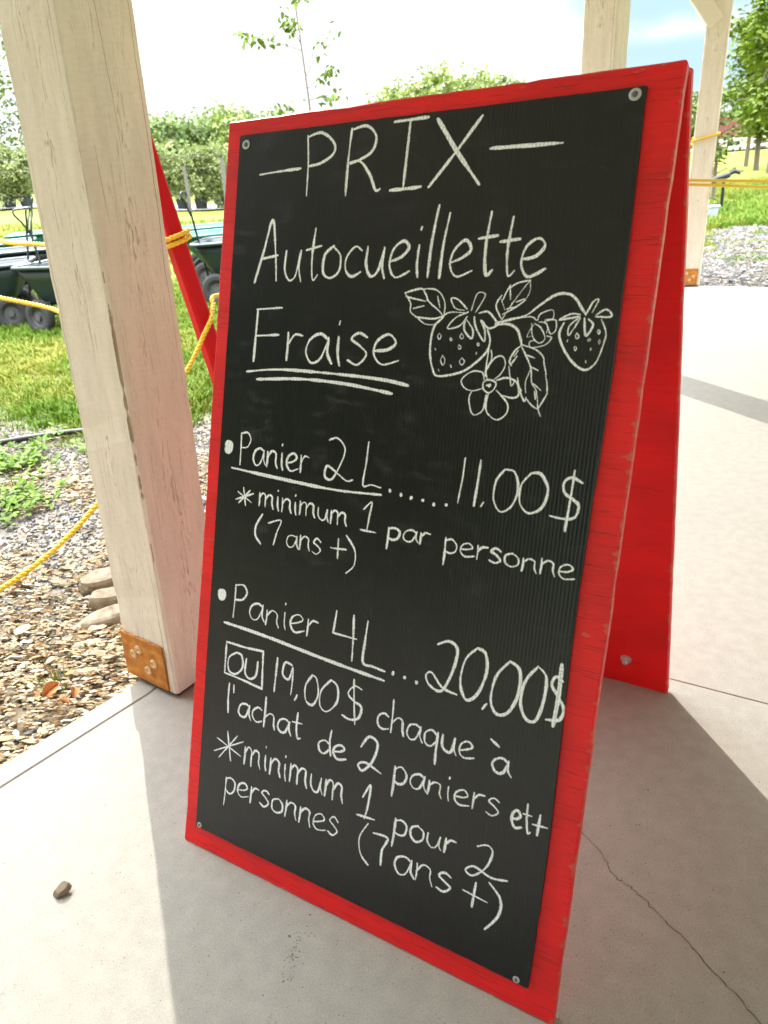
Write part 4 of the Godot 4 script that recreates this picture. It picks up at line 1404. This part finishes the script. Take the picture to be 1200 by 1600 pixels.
func build_near_things() -> void:
	var h := obj("garden_hose", tube(PackedVector3Array([Vector3(-3.2, -0.05, -2.9), Vector3(-2.2, -0.05, -3.35), Vector3(-1.607, -0.05, -3.668), Vector3(-1.446, -0.05, -3.758), Vector3(-1.251, -0.048, -3.803), Vector3(-1.045, -0.045, -3.815), Vector3(-0.8, -0.05, -3.80), Vector3(-0.5, -0.05, -3.9)]), 0.0145, -1, 10, 0.04), M.hose)
	tag(h, "black plastic water pipe lying across the grass left of the post", "hose")
	var labels := ["buff flat-topped field stone, uppermost of the three beside the nearest post", "brown rounded field stone, middle one of the three beside the post", "grey thin tapered stone, lowest of the three beside the post"]
	var sizes := [Vector3(0.17, 0.085, 0.09), Vector3(0.15, 0.075, 0.065), Vector3(0.17, 0.05, 0.07)]
	var spots := [Vector3(-0.600, -0.042, -2.15), Vector3(-0.565, -0.047, -2.04), Vector3(-0.555, -0.055, -1.95)]
	var turns := [0.3, -0.1, 0.35]
	for i in 3:
		var s := obj("field_stone", stone_mesh(sizes[i], 90 + i), M.stone)
		s.position = spots[i]
		s.rotation = Vector3(0.05, turns[i], 0.1)
		tag(s, labels[i], "stone")
	var lm := mat(Color(0.44, 0.19, 0.06), 0.8)
	lm.backlight_enabled = true
	lm.backlight = Color(0.3, 0.12, 0.05)
	var spots2 := [[Vector3(-0.635, -0.035, -1.590), 0.034, "curled orange dead leaf beside the grass sprig at the slab edge"], [Vector3(-0.578, -0.038, -1.575), 0.024, "smaller orange dead leaf right of the curled one, at the slab edge"], [Vector3(-0.596, -0.042, -1.545), 0.02, "flat brown-orange dead leaf lowest, touching the slab edge"]]
	var scrap := obj("bark_scrap", stone_mesh(Vector3(0.031, 0.011, 0.019), 96), mat(Color(0.21, 0.16, 0.11), 0.95))
	scrap.position = Vector3(-0.450, 0.0075, -0.962)
	scrap.rotation = Vector3(0.2, 0.5, 0.25)
	tag(scrap, "small rough scrap of dry bark lying alone on the sunlit concrete", "bark")
	for i in 3:
		var st := begin()
		st.set_smooth_group(0)
		var z: float = spots2[i][1]
		for k in 6:
			for s: float in [-1.0, 1.0]:
				var f := func(t: float, w: float) -> Vector3: return Vector3((t - 0.5) * 1.4, 0.35 * w * w + 0.25 * sin(t * 3.0), w * s * sin(PI * (0.08 + 0.88 * t)) * 0.5) * z
				var t0 := k / 6.0
				var t1 := (k + 1) / 6.0
				quad(st, f.call(t0, 0.0), f.call(t1, 0.0), f.call(t1, 1.0), f.call(t0, 1.0))
		var o := obj("dead_leaf", done(st), lm)
		o.position = spots2[i][0]
		o.rotation = Vector3(0.5, 0.9 + i, 0.2)
		tag(o, spots2[i][2], "leaf")
	var tape := obj("orange_tag", box_mesh(Vector3(0.03, 0.055, 0.004), 0.001), mat(Color(0.8, 0.12, 0.01), 0.5))
	tape.position = Vector3(-0.236, 0.008, -2.42)
	tape.rotation = Vector3(0.2, 0.4, 0.3)
	tag(tape, "scrap of orange tape glimpsed between the post and the red board", "tape")

func build_orchard() -> void:
	# potted bushes in a long row, each foliage built from one of three variants
	var variants: Array = []
	for v in 3:
		var r := RandomNumberGenerator.new()
		r.seed = 200 + v
		var xfs: Array = []
		var cols := PackedColorArray()
		var lobes: Array = []
		for k in 16: lobes.append(Vector3(r.randfn(0, 0.20), 0.55 + 1.35 * r.randf(), r.randfn(0, 0.20)))
		for k in 1500:
			var c: Vector3 = lobes[r.randi_range(0, 15)]
			var q := c + Vector3(r.randfn(0, 0.17), r.randfn(0, 0.18), r.randfn(0, 0.17))
			xfs.append(Transform3D(Basis.from_euler(Vector3(r.randf_range(-1, 1), r.randf() * TAU, r.randf_range(-0.8, 0.6))).scaled(Vector3.ONE * r.randf_range(0.07, 0.13)), q))
			cols.append(Color(0.24, 0.275, 0.12) * r.randf_range(0.7, 1.3))
		variants.append([xfs, cols])
	var made: Array = []
	var n := 0
	for row: Array in [[Vector3(-3.9, 0, -31.2), Vector3(0.78, 0, 0.12), 6, "front"], [Vector3(-4.3, 0, -34.5), Vector3(0.8, 0, 0.1), 6, "back"], [Vector3(-12.2, 0, -32.3), Vector3(0.78, 0, 0.0), 5, "left"], [Vector3(-12.4, 0, -35.5), Vector3(0.8, 0, 0.0), 5, "leftback"]]:
		for k in row[2]:
			var at: Vector3 = row[0] + row[1] * (k + rng.randf_range(-0.12, 0.12))
			at.y = terrain(at.x, at.z)
			var words := ["first", "second", "third", "fourth", "fifth", "sixth"]
			var where: String = {"front": "front row between the red pole and the board", "back": "rear row between the red pole and the board", "left": "front row at the left frame edge", "leftback": "rear row at the left frame edge"}[row[3]]
			var label := "leafy potted bush, %s from left, %s" % [words[k], where]
			var t := thing("potted_bush", label, "bush", at, 0.0, "potted bushes in the orchard rows")
			if made.size() < 3:
				var v: Array = variants[made.size()]
				var stems := begin()
				for s in 4: add_tube(stems, PackedVector3Array([Vector3(0.03 * s - 0.05, 0.3, 0), Vector3(rng.randfn(0, 0.1), 1.0, rng.randfn(0, 0.1)), Vector3(rng.randfn(0, 0.2), 1.7, rng.randfn(0, 0.2))]), 0.014, 0.006, 5)
				obj("stems", done(stems), M.bark, t)
				scatter("foliage", M.leaf_clump, M.leaf, v[0], v[1], t).set_meta("kind", "stuff")
				obj("pot", lathe(PackedVector2Array([Vector2(0.0, 0.0), Vector2(0.20, 0.0), Vector2(0.25, 0.33), Vector2(0.265, 0.33), Vector2(0.265, 0.37), Vector2(0.24, 0.37), Vector2(0.23, 0.31), Vector2(0.0, 0.31)]), 18), M.black_pot, t)
				made.append(t)
			else:
				for c: Node in made[n % 3].get_children():
					var d := c.duplicate()
					d.name = c.name
					t.add_child(d, true)
			t.rotation.y = rng.randf() * TAU
			n += 1
	for p: Array in [[Vector3(-2.66, 0, -28.9), 1.50, 0.13, "grey weathered stake left of centre before the potted bushes"], [Vector3(-1.30, 0, -27.5), 1.68, 0.155, "thick grey stake half hidden by the board's left edge"], [Vector3(-9.9, 0, -31.2), 1.10, 0.16, "short grey stake among the pots at the left frame edge"]]:
		var st := begin()
		var pts := PackedVector3Array([Vector3.ZERO, Vector3(0.01, p[1] * 0.5, 0), Vector3(-0.03, p[1], 0)])
		add_tube(st, pts, p[2] * 0.55, p[2] * 0.42, 9)
		var o := obj("wooden_stake", done(st), M.grey_wood)
		o.position = p[0] + Vector3(0, terrain(p[0].x, p[0].z) - 0.03, 0)
		tag(o, p[3], "stake", "weathered stakes by the orchard rows")
	for q: Array in [[-13.0, -8.6, -31.9, "pale sheet of ground cover under the pots at the left"], [-5.5, 2.5, -30.6, "pale strip of ground cover under the potted bushes"]]:
		var st := begin()
		st.set_smooth_group(0)
		for i in 30:
			var x0 := lerpf(q[0], q[1], i / 30.0)
			var x1 := lerpf(q[0], q[1], (i + 1) / 30.0)
			var z0: float = q[2] + 0.35
			var z1: float = q[2] - 4.4
			var zm := (z0 + z1) / 2
			quad(st, Vector3(x0, terrain(x0, z0) + 0.01, z0), Vector3(x1, terrain(x1, z0) + 0.01, z0), Vector3(x1, terrain(x1, zm) + 0.03, zm), Vector3(x0, terrain(x0, zm) + 0.03, zm))
			quad(st, Vector3(x0, terrain(x0, zm) + 0.03, zm), Vector3(x1, terrain(x1, zm) + 0.03, zm), Vector3(x1, terrain(x1, z1) + 0.02, z1), Vector3(x0, terrain(x0, z1) + 0.02, z1))
		struct("ground_cover_sheet", done(st), mat(Color(0.5, 0.5, 0.5), 0.7), q[3], "ground cover")
	for y: float in [1.35, 1.75]:
		var wr := obj("trellis_wire", tube(PackedVector3Array([Vector3(-16, y + 0.62, -31.4), Vector3(-9.9, y + 0.5, -31.2), Vector3(-2.66, y, -30.3), Vector3(3.0, y, -29.5)]), 0.007, -1, 5, 0.5), M.grey_steel)
		tag(wr, "%s wire strung along the row of potted bushes" % ("lower" if y < 1.5 else "upper"), "wire")

func build_trees() -> void:
	var g := "trees along the far side of the farm"
	tree("broadleaf_tree", "tall bright tree at the far left edge, left of the nearest post", g, Vector3(-14.0, 0.5, -44.0), 8.2, 2.9, 0.12, 2600, 0.24, Color(0.085, 0.135, 0.02), 301)
	tree("broadleaf_tree", "low leafy tree right behind the bushes at the left frame edge", g, Vector3(-11.0, 0.5, -46.0), 4.6, 2.2, 0.1, 1500, 0.24, Color(0.08, 0.13, 0.02), 302)
	var k := 0
	for q: Array in [[-9.2, -66.0, 4.0, 2.6, 0, "yellow-green tree just right of the nearest post in the far tree line"], [-6.3, -68.0, 3.8, 2.6, 1, "darker green tree second from the post in the far tree line"], [-3.6, -69.0, 4.3, 2.7, 0, "round pale tree in the far tree line above the red pole"], [-0.6, -70.0, 3.8, 2.8, 1, "tree in the far tree line at the board's upper left corner"], [2.6, -72.0, 3.4, 2.8, 0, "pale tree partly hidden by the board's left corner"],
			[10.6, -79.0, 4.0, 3.2, 0, "lowest tree above the board's top edge, left of the big ones"], [14.2, -79.0, 5.3, 3.6, 0, "big round tree above the middle of the board's top edge"], [17.8, -77.5, 5.7, 3.6, 0, "tallest tree above the board's top edge"], [20.6, -77.0, 4.9, 3.2, 1, "bluish tree right of the tallest one above the board"]]:
		tree("broadleaf_tree", q[5], g, Vector3(q[0], 0.4, q[1]), q[2], q[3], 0.06, 1500, 0.42, [Color(0.23, 0.275, 0.11), Color(0.17, 0.23, 0.11)][q[4]], 310 + k)
		k += 1
	tree("shade_tree", "broad tree left of the pavilion, mirrored faintly in the black sheet", g, Vector3(-9.5, -0.08, 1.0), 8.5, 3.2, 0.12, 1600, 0.45, Color(0.07, 0.115, 0.02), 341)
	tree("shade_tree", "second broad tree behind the viewer on the left, beyond the frame", g, Vector3(-9.0, -0.08, 5.5), 8.0, 3.2, 0.12, 1600, 0.45, Color(0.07, 0.115, 0.02), 342)
	# the thin sapling behind the board
	var t := thing("sapling", "thin young sapling with sparse leaf sprays rising above the board", "tree", Vector3(0.60, -0.075, -9.0))
	var stem := begin()
	add_tube(stem, smooth_path(PackedVector3Array([Vector3.ZERO, Vector3(-0.02, 1.0, 0), Vector3(-0.07, 1.75, 0.01), Vector3(-0.105, 2.2, 0.02), Vector3(-0.15, 2.75, 0.0), Vector3(-0.16, 3.1, 0.02)]), 0.1), 0.017, 0.005, 7)
	var xfs: Array = []
	var cols := PackedColorArray()
	var r := RandomNumberGenerator.new()
	r.seed = 7
	for s: Array in [[2.35, Vector3(-0.55, 0.16, 0.05), 26], [2.42, Vector3(-0.14, 0.22, 0.1), 30], [2.1, Vector3(0.30, 0.42, 0.0), 14], [2.0, Vector3(0.26, 0.15, 0.05), 26], [1.9, Vector3(0.30, 0.02, -0.05), 12], [1.78, Vector3(-0.32, 0.12, 0.0), 12], [1.62, Vector3(-0.12, 0.12, 0.03), 12], [2.75, Vector3(0.12, 0.1, 0.0), 18], [1.5, Vector3(0.1, 0.1, 0.0), 6]]:
		var b := Vector3(-0.06 - (s[0] - 1.75) * 0.09, s[0] - 0.12, 0.01)
		var e: Vector3 = b + s[1]
		add_tube(stem, PackedVector3Array([b, b.lerp(e, 0.55) + Vector3(0, 0.02, 0), e]), 0.0045, 0.002, 5)
		for i in int(s[2] * 1.7):
			var f := r.randf_range(0.45, 1.08)
			xfs.append(Transform3D(Basis.from_euler(Vector3(r.randf_range(-0.8, 0.8), r.randf() * TAU, r.randf_range(-1.1, 0.1))).scaled(Vector3.ONE * r.randf_range(0.048, 0.085)), b.lerp(e, f) + Vector3(r.randfn(0, 0.045), r.randfn(0, 0.03), r.randfn(0, 0.045))))
			cols.append(Color(0.14, 0.20, 0.03) * r.randf_range(0.7, 1.2))
	obj("stem", done(stem), M.bark, t)
	scatter("leaves", M.leaf_one, M.leaf, xfs, cols, t).set_meta("kind", "stuff")
	# young trees on the right lawn
	var yg := "young trees on the right-hand lawn"
	tree("young_tree", "young tree cut by the right frame edge, nearest of those on the lawn", yg, Vector3(13.0, -0.08, -21.4), 6.4, 0.95, 0.17, 5200, 0.16, Color(0.10, 0.155, 0.018), 331)
	tree("young_tree", "young tree with a bare lower trunk, left neighbour of the one at the frame edge", yg, Vector3(13.75, -0.08, -23.3), 5.0, 0.85, 0.18, 4200, 0.16, Color(0.12, 0.175, 0.02), 332)
	tree("young_tree", "young tree third from the right frame edge, behind the other two", yg, Vector3(15.0, -0.08, -26.0), 4.4, 0.8, 0.2, 3000, 0.16, Color(0.11, 0.16, 0.02), 333)
	tree("small_tree", "small spindly tree just right of the farthest post", yg, Vector3(7.75, -0.08, -14.3), 1.75, 0.45, 0.25, 620, 0.09, Color(0.07, 0.115, 0.02), 334)
	tree("hedge_tree", "dark low tree in the distance right behind the farthest post", g, Vector3(25.0, 0.0, -52.0), 2.0, 1.3, 0.06, 1000, 0.3, Color(0.06, 0.10, 0.03), 335)
	tree("hedge_tree", "pale low tree far off between the farthest post and the barn", g, Vector3(31.0, 0.0, -62.0), 2.8, 1.6, 0.06, 1100, 0.34, Color(0.10, 0.14, 0.05), 336)

func gable_house(called: String, label: String, at: Vector3, turn: float, w: float, d: float, h: float, rise: float, wall: Material, roof: Material) -> Node3D:
	var t := thing(called, label, "building", at, turn, "")
	var st := begin()
	add_box(st, Transform3D(Basis.IDENTITY, Vector3(0, h / 2, 0)), Vector3(w, h, d))
	for s: float in [-1.0, 1.0]:
		var a := Vector3(s * w / 2, h, -d / 2)
		var b := Vector3(s * w / 2, h, d / 2)
		var c := Vector3(s * w / 2, h + rise, 0)
		if s > 0: tri(st, b, a, c)
		else: tri(st, a, b, c)
	obj("wall", done(st), wall, t)
	var rf := begin()
	for s: float in [-1.0, 1.0]:
		var ang := atan2(rise, d / 2)
		add_box(rf, Transform3D(Basis.from_euler(Vector3(s * ang, 0, 0)), Vector3(0, h + rise / 2 + 0.06, s * d / 4)), Vector3(w + 0.6, 0.1, Vector2(rise, d / 2).length() + 0.3))
	obj("roof", done(rf), roof, t)
	for x: float in [-0.25, 0.2]:
		var o := obj("window", box_mesh(Vector3(w * 0.12, h * 0.4, 0.06), 0.01), M.black_pot, t)
		o.position = Vector3(x * w, h * 0.55, d / 2 + 0.03)
	var dr := obj("door", box_mesh(Vector3(w * 0.12, h * 0.75, 0.06), 0.01), M.grey_wood, t)
	dr.position = Vector3(0, h * 0.375, d / 2 + 0.032)
	return t

func build_far_right() -> void:
	var red := mat(Color(0.075, 0.02, 0.02), 0.9, 0.0, 0.15)
	var cream := mat(Color(0.62, 0.55, 0.42), 0.9)
	gable_house("farm_building", "cream farm building with a dark red roof beyond the lawn", Vector3(27.6, -0.05, -46.5), -0.6, 5.0, 4.0, 0.7, 1.0, cream, red)
	gable_house("open_shed", "white-walled shed with dark openings behind the young trees", Vector3(29.6, -0.05, -43.5), -0.55, 3.4, 3.0, 1.1, 0.5, M.white_plastic, M.grey_steel)
	# a low black trolley under the small tree
	var t := thing("garden_trolley", "small black metal trolley standing under the small tree by the far post", "trolley", Vector3(6.86, -0.08, -12.6), -0.4)
	var st := begin()
	for q: Vector2 in [Vector2(-0.14, -0.08), Vector2(-0.14, 0.08), Vector2(0.10, -0.08), Vector2(0.10, 0.08)]:
		add_tube(st, PackedVector3Array([Vector3(q.x, 0.0, q.y), Vector3(q.x * 0.9, 0.42, q.y)]), 0.014, 0.014, 6)
	obj("legs", done(st), M.black_steel, t)
	var body := begin()
	add_box(body, Transform3D(Basis.from_euler(Vector3(0, 0, 0.28)), Vector3(0, 0.47, 0)), Vector3(0.34, 0.075, 0.2), 0.02)
	obj("tray", done(body), M.black_pot, t)
	var hd := begin()
	add_tube(hd, PackedVector3Array([Vector3(0.15, 0.52, 0), Vector3(0.22, 0.56, 0), Vector3(0.30, 0.53, 0)]), 0.03, 0.03, 8)
	obj("handle", done(hd), M.black_steel, t)
	var bk := thing("bucket", "pale plastic bucket on the grass at the foot of the farthest post", "bucket", Vector3(6.05, -0.085, -11.2))
	obj("shell", lathe(PackedVector2Array([Vector2(0, 0), Vector2(0.08, 0), Vector2(0.11, 0.2), Vector2(0.12, 0.2), Vector2(0.12, 0.215), Vector2(0.10, 0.215), Vector2(0.075, 0.02), Vector2(0, 0.02)]), 18), mat(Color(0.40, 0.44, 0.50), 0.6), bk)
	obj("handle", tube(PackedVector3Array([Vector3(-0.115, 0.2, 0), Vector3(-0.08, 0.28, 0), Vector3(0, 0.31, 0), Vector3(0.08, 0.28, 0), Vector3(0.115, 0.2, 0)]), 0.005), M.black_steel, bk)
	var fence := thing("rail_fence", "distant pale rail fence across the far end of the lawn", "fence", Vector3(24, -0.06, -38.0), -0.55)
	for i in 8:
		var p := obj("post", box_mesh(Vector3(0.12, 0.75, 0.12), 0.01), M.white_plastic, fence)
		p.position = Vector3(i * 1.6 - 5.6, 0.37, 0)
	for y: float in [0.3, 0.6]:
		var p := obj("rail", box_mesh(Vector3(11.4, 0.09, 0.05), 0.008), M.white_plastic, fence)
		p.position = Vector3(0, y, 0.087)

func build_ground_cover() -> void:
	var r := RandomNumberGenerator.new()
	r.seed = 404
	# grey gravel
	for side in 2:
		var xfs: Array = []
		var cols := PackedColorArray()
		while xfs.size() < (17000 if side == 0 else 7000):
			var x := r.randf_range(-2.6, 1.2) if side == 0 else r.randf_range(3.0, 8.6)
			var z := r.randf_range(-5.2, -0.6) if side == 0 else r.randf_range(-13.5, -4.8)
			if side == 0:
				if x > 0.07 * z or off_slab(x, z) < 0.015 or r.randf() < grassy(x, z) * 0.9: continue
				if x < -0.75 * absf(z) * 0.62 - 0.4: continue
			else:
				if x < 0.46 * -z + 0.2 or x > 0.68 * -z or r.randf() < grassy(x, z) * 0.85: continue
				if Vector2(x - CORNER.x, z - CORNER.y).dot(Vector2(0.714, -0.70)) < 0.05: continue
			var s := r.randf_range(0.0035, 0.0105) if side == 0 else r.randf_range(0.009, 0.024)
			xfs.append(Transform3D(Basis.from_euler(Vector3(r.randf_range(-0.4, 0.4), r.randf() * TAU, r.randf_range(-0.4, 0.4))).scaled(Vector3.ONE * s * (1.9 if r.randf() < 0.08 else 1.0)), Vector3(x, terrain(x, z) + s * 0.25, z)))
			var v: float = r.randf_range(0.09, 0.30) * (1.0 if side == 0 else 0.75)
			cols.append(Color(v, v * 0.97, v * 0.95) if r.randf() < 0.6 else Color(v * 1.15, v, v * 0.82))
		var o := scatter("gravel", pebble_mesh(1 + side), M.loose, xfs, cols)
		tag(o, ["grey gravel between the slab edge and the grass on the left", "loose gravel on the drive beyond the far slab edge"][side], "gravel", "", "stuff")
	# wood chips
	for kind in 2:
		var xfs: Array = []
		var cols := PackedColorArray()
		while xfs.size() < (16000 if kind == 0 else 2600):
			var x := r.randf_range(-1.9, -0.1)
			var z := r.randf_range(-3.4, -0.5)
			var d := off_slab(x, z)
			if x > 0.1 * z or d < 0.012 or r.randf() < d * 0.62 + patchy.get_noise_2d(x * 3.0, z * 3.0) * 0.9: continue
			var s := r.randf_range(0.007, 0.025) * (1.9 if r.randf() < 0.07 else 1.0)
			var b := Basis.from_euler(Vector3(r.randf_range(-0.7, 0.7), r.randfn(0.3, 0.75), r.randf_range(-0.45, 0.45))).scaled(Vector3(s * (1.35 if kind == 0 else 1.0), s * 0.7, s * (0.55 if kind == 0 else 1.2)))
			xfs.append(Transform3D(b, Vector3(x, terrain(x, z) + 0.003 + r.randf() * 0.016, z)))
			var v := r.randf_range(0.42, 0.98)
			var q := r.randf()
			cols.append((Color(0.60, 0.45, 0.27) if q < 0.55 else Color(0.72, 0.62, 0.46) if q < 0.88 else Color(0.40, 0.23, 0.11)) * v)
		var o := scatter("wood_chips", chip_mesh(5 + kind), M.loose, xfs, cols)
		tag(o, ["slender tan wood chips scattered thickly along the slab edge", "broad pale wood chips lying among the gravel"][kind], "wood chips", "", "stuff")
	# mown grass
	for side in 3:
		var xfs: Array = []
		var cols := PackedColorArray()
		var tries := 0
		while xfs.size() < [22000, 9000, 9000][side] and tries < 400000:
			tries += 1
			var z := r.randf_range(-9.5, -2.8) if side == 0 else r.randf_range(-19.0, -6.2) if side == 1 else -9.0 - 14.0 * r.randf()
			var x := r.randf_range(-0.62, 0.26) * -z if side != 1 else r.randf_range(0.46, 0.68) * -z
			var g := grassy(x, z)
			if r.randf() > g * 1.1 + (0.06 if side == 0 else 0.03): continue
			if side == 1 and Vector2(x - CORNER.x, z - CORNER.y).dot(Vector2(0.714, -0.70)) < 0.08: continue
			if side != 1 and off_slab(x, z) < 0.5: continue
			var s := r.randf_range(0.035, 0.075) * (0.7 + 0.5 * g) * (1.0 if z > -10.0 else 1.5)
			xfs.append(Transform3D(Basis(Vector3.UP, r.randf() * TAU).scaled(Vector3(s, s, s)), Vector3(x, terrain(x, z) - 0.004, z)))
			var dry := clampf(0.35 + patchy.get_noise_2d(x * 1.3, z * 1.3) + r.randfn(0, 0.2), 0, 1)
			cols.append(Color(0.095, 0.175, 0.014).lerp(Color(0.26, 0.245, 0.05), dry) * r.randf_range(0.8, 1.2))
		var o := scatter("grass", tuft_mesh(3 + side, 9, 0.55), M.grass, xfs, cols)
		tag(o, ["thin mown grass with straw between the black pipe and the carts", "patchy grass beside the gravel drive on the right", "mown grass around and behind the carts"][side], "grass", "", "stuff")
	# broad-leaved weeds by the pipe, and the grass sprig at the slab edge
	var wx: Array = []
	var wc := PackedColorArray()
	for k in 90:
		var c := Vector2(-1.30 + r.randfn(0, 0.15), -3.45 + r.randfn(0, 0.17)) if k < 62 else Vector2(-1.12 + r.randfn(0, 0.08), -2.95 + r.randfn(0, 0.13))
		for i in 9:
			var a := r.randf() * TAU
			var s := r.randf_range(0.022, 0.048)
			wx.append(Transform3D(Basis.from_euler(Vector3(0, a, r.randf_range(-0.1, 0.9))).scaled(Vector3.ONE * s), Vector3(c.x + cos(a) * 0.02, terrain(c.x, c.y) + 0.012 + r.randf() * 0.03, c.y - sin(a) * 0.02)))
			wc.append(Color(0.12, 0.21, 0.02) * r.randf_range(0.7, 1.35))
	var w := scatter("weeds", M.leaf_one, M.leaf, wx, wc)
	tag(w, "bright low weeds sprouting in the gravel below the black pipe", "weeds", "", "stuff")
	var sprig := MeshInstance3D.new()
	sprig.mesh = tuft_mesh(17, 26, 0.9)
	sprig.material_override = mat(Color(0.22, 0.26, 0.05), 0.7)
	sprig.name = "grass_sprig"
	add_child(sprig, true)
	sprig.scale = Vector3(0.05, 0.058, 0.05)
	sprig.position = Vector3(-0.628, -0.075, -1.655)
	tag(sprig, "thin yellow-green grass sprig growing through chips at the slab edge", "plant")
	# grit on the concrete
	var tx: Array = []
	var tc := PackedColorArray()
	for k in 190:
		var p := Vector2(r.randf_range(-0.7, 0.6), r.randf_range(-1.2, -0.62))
		if k < 60: p = Vector2(-0.05, -0.845).lerp(Vector2(-0.075, -0.775), r.randf()) + Vector2(r.randfn(0, 0.007), r.randfn(0, 0.009))
		elif k > 150: p = Vector2(r.randf_range(0.4, 3.2), r.randf_range(-4.0, -0.8))
		if off_slab(p.x, p.y) > -0.03: continue
		var s := r.randf_range(0.0006, 0.0015) * (2.0 if r.randf() < 0.06 else 1.0)
		tx.append(Transform3D(Basis(Vector3.UP, r.randf() * TAU).scaled(Vector3.ONE * s), Vector3(p.x, s * 0.15, p.y)))
		tc.append(Color(0.17, 0.15, 0.12) * r.randf_range(0.6, 1.8))
	var gr := scatter("grit", pebble_mesh(9), M.loose, tx, tc)
	tag(gr, "dark specks of grit and dirt on the concrete slab", "grit", "", "stuff")
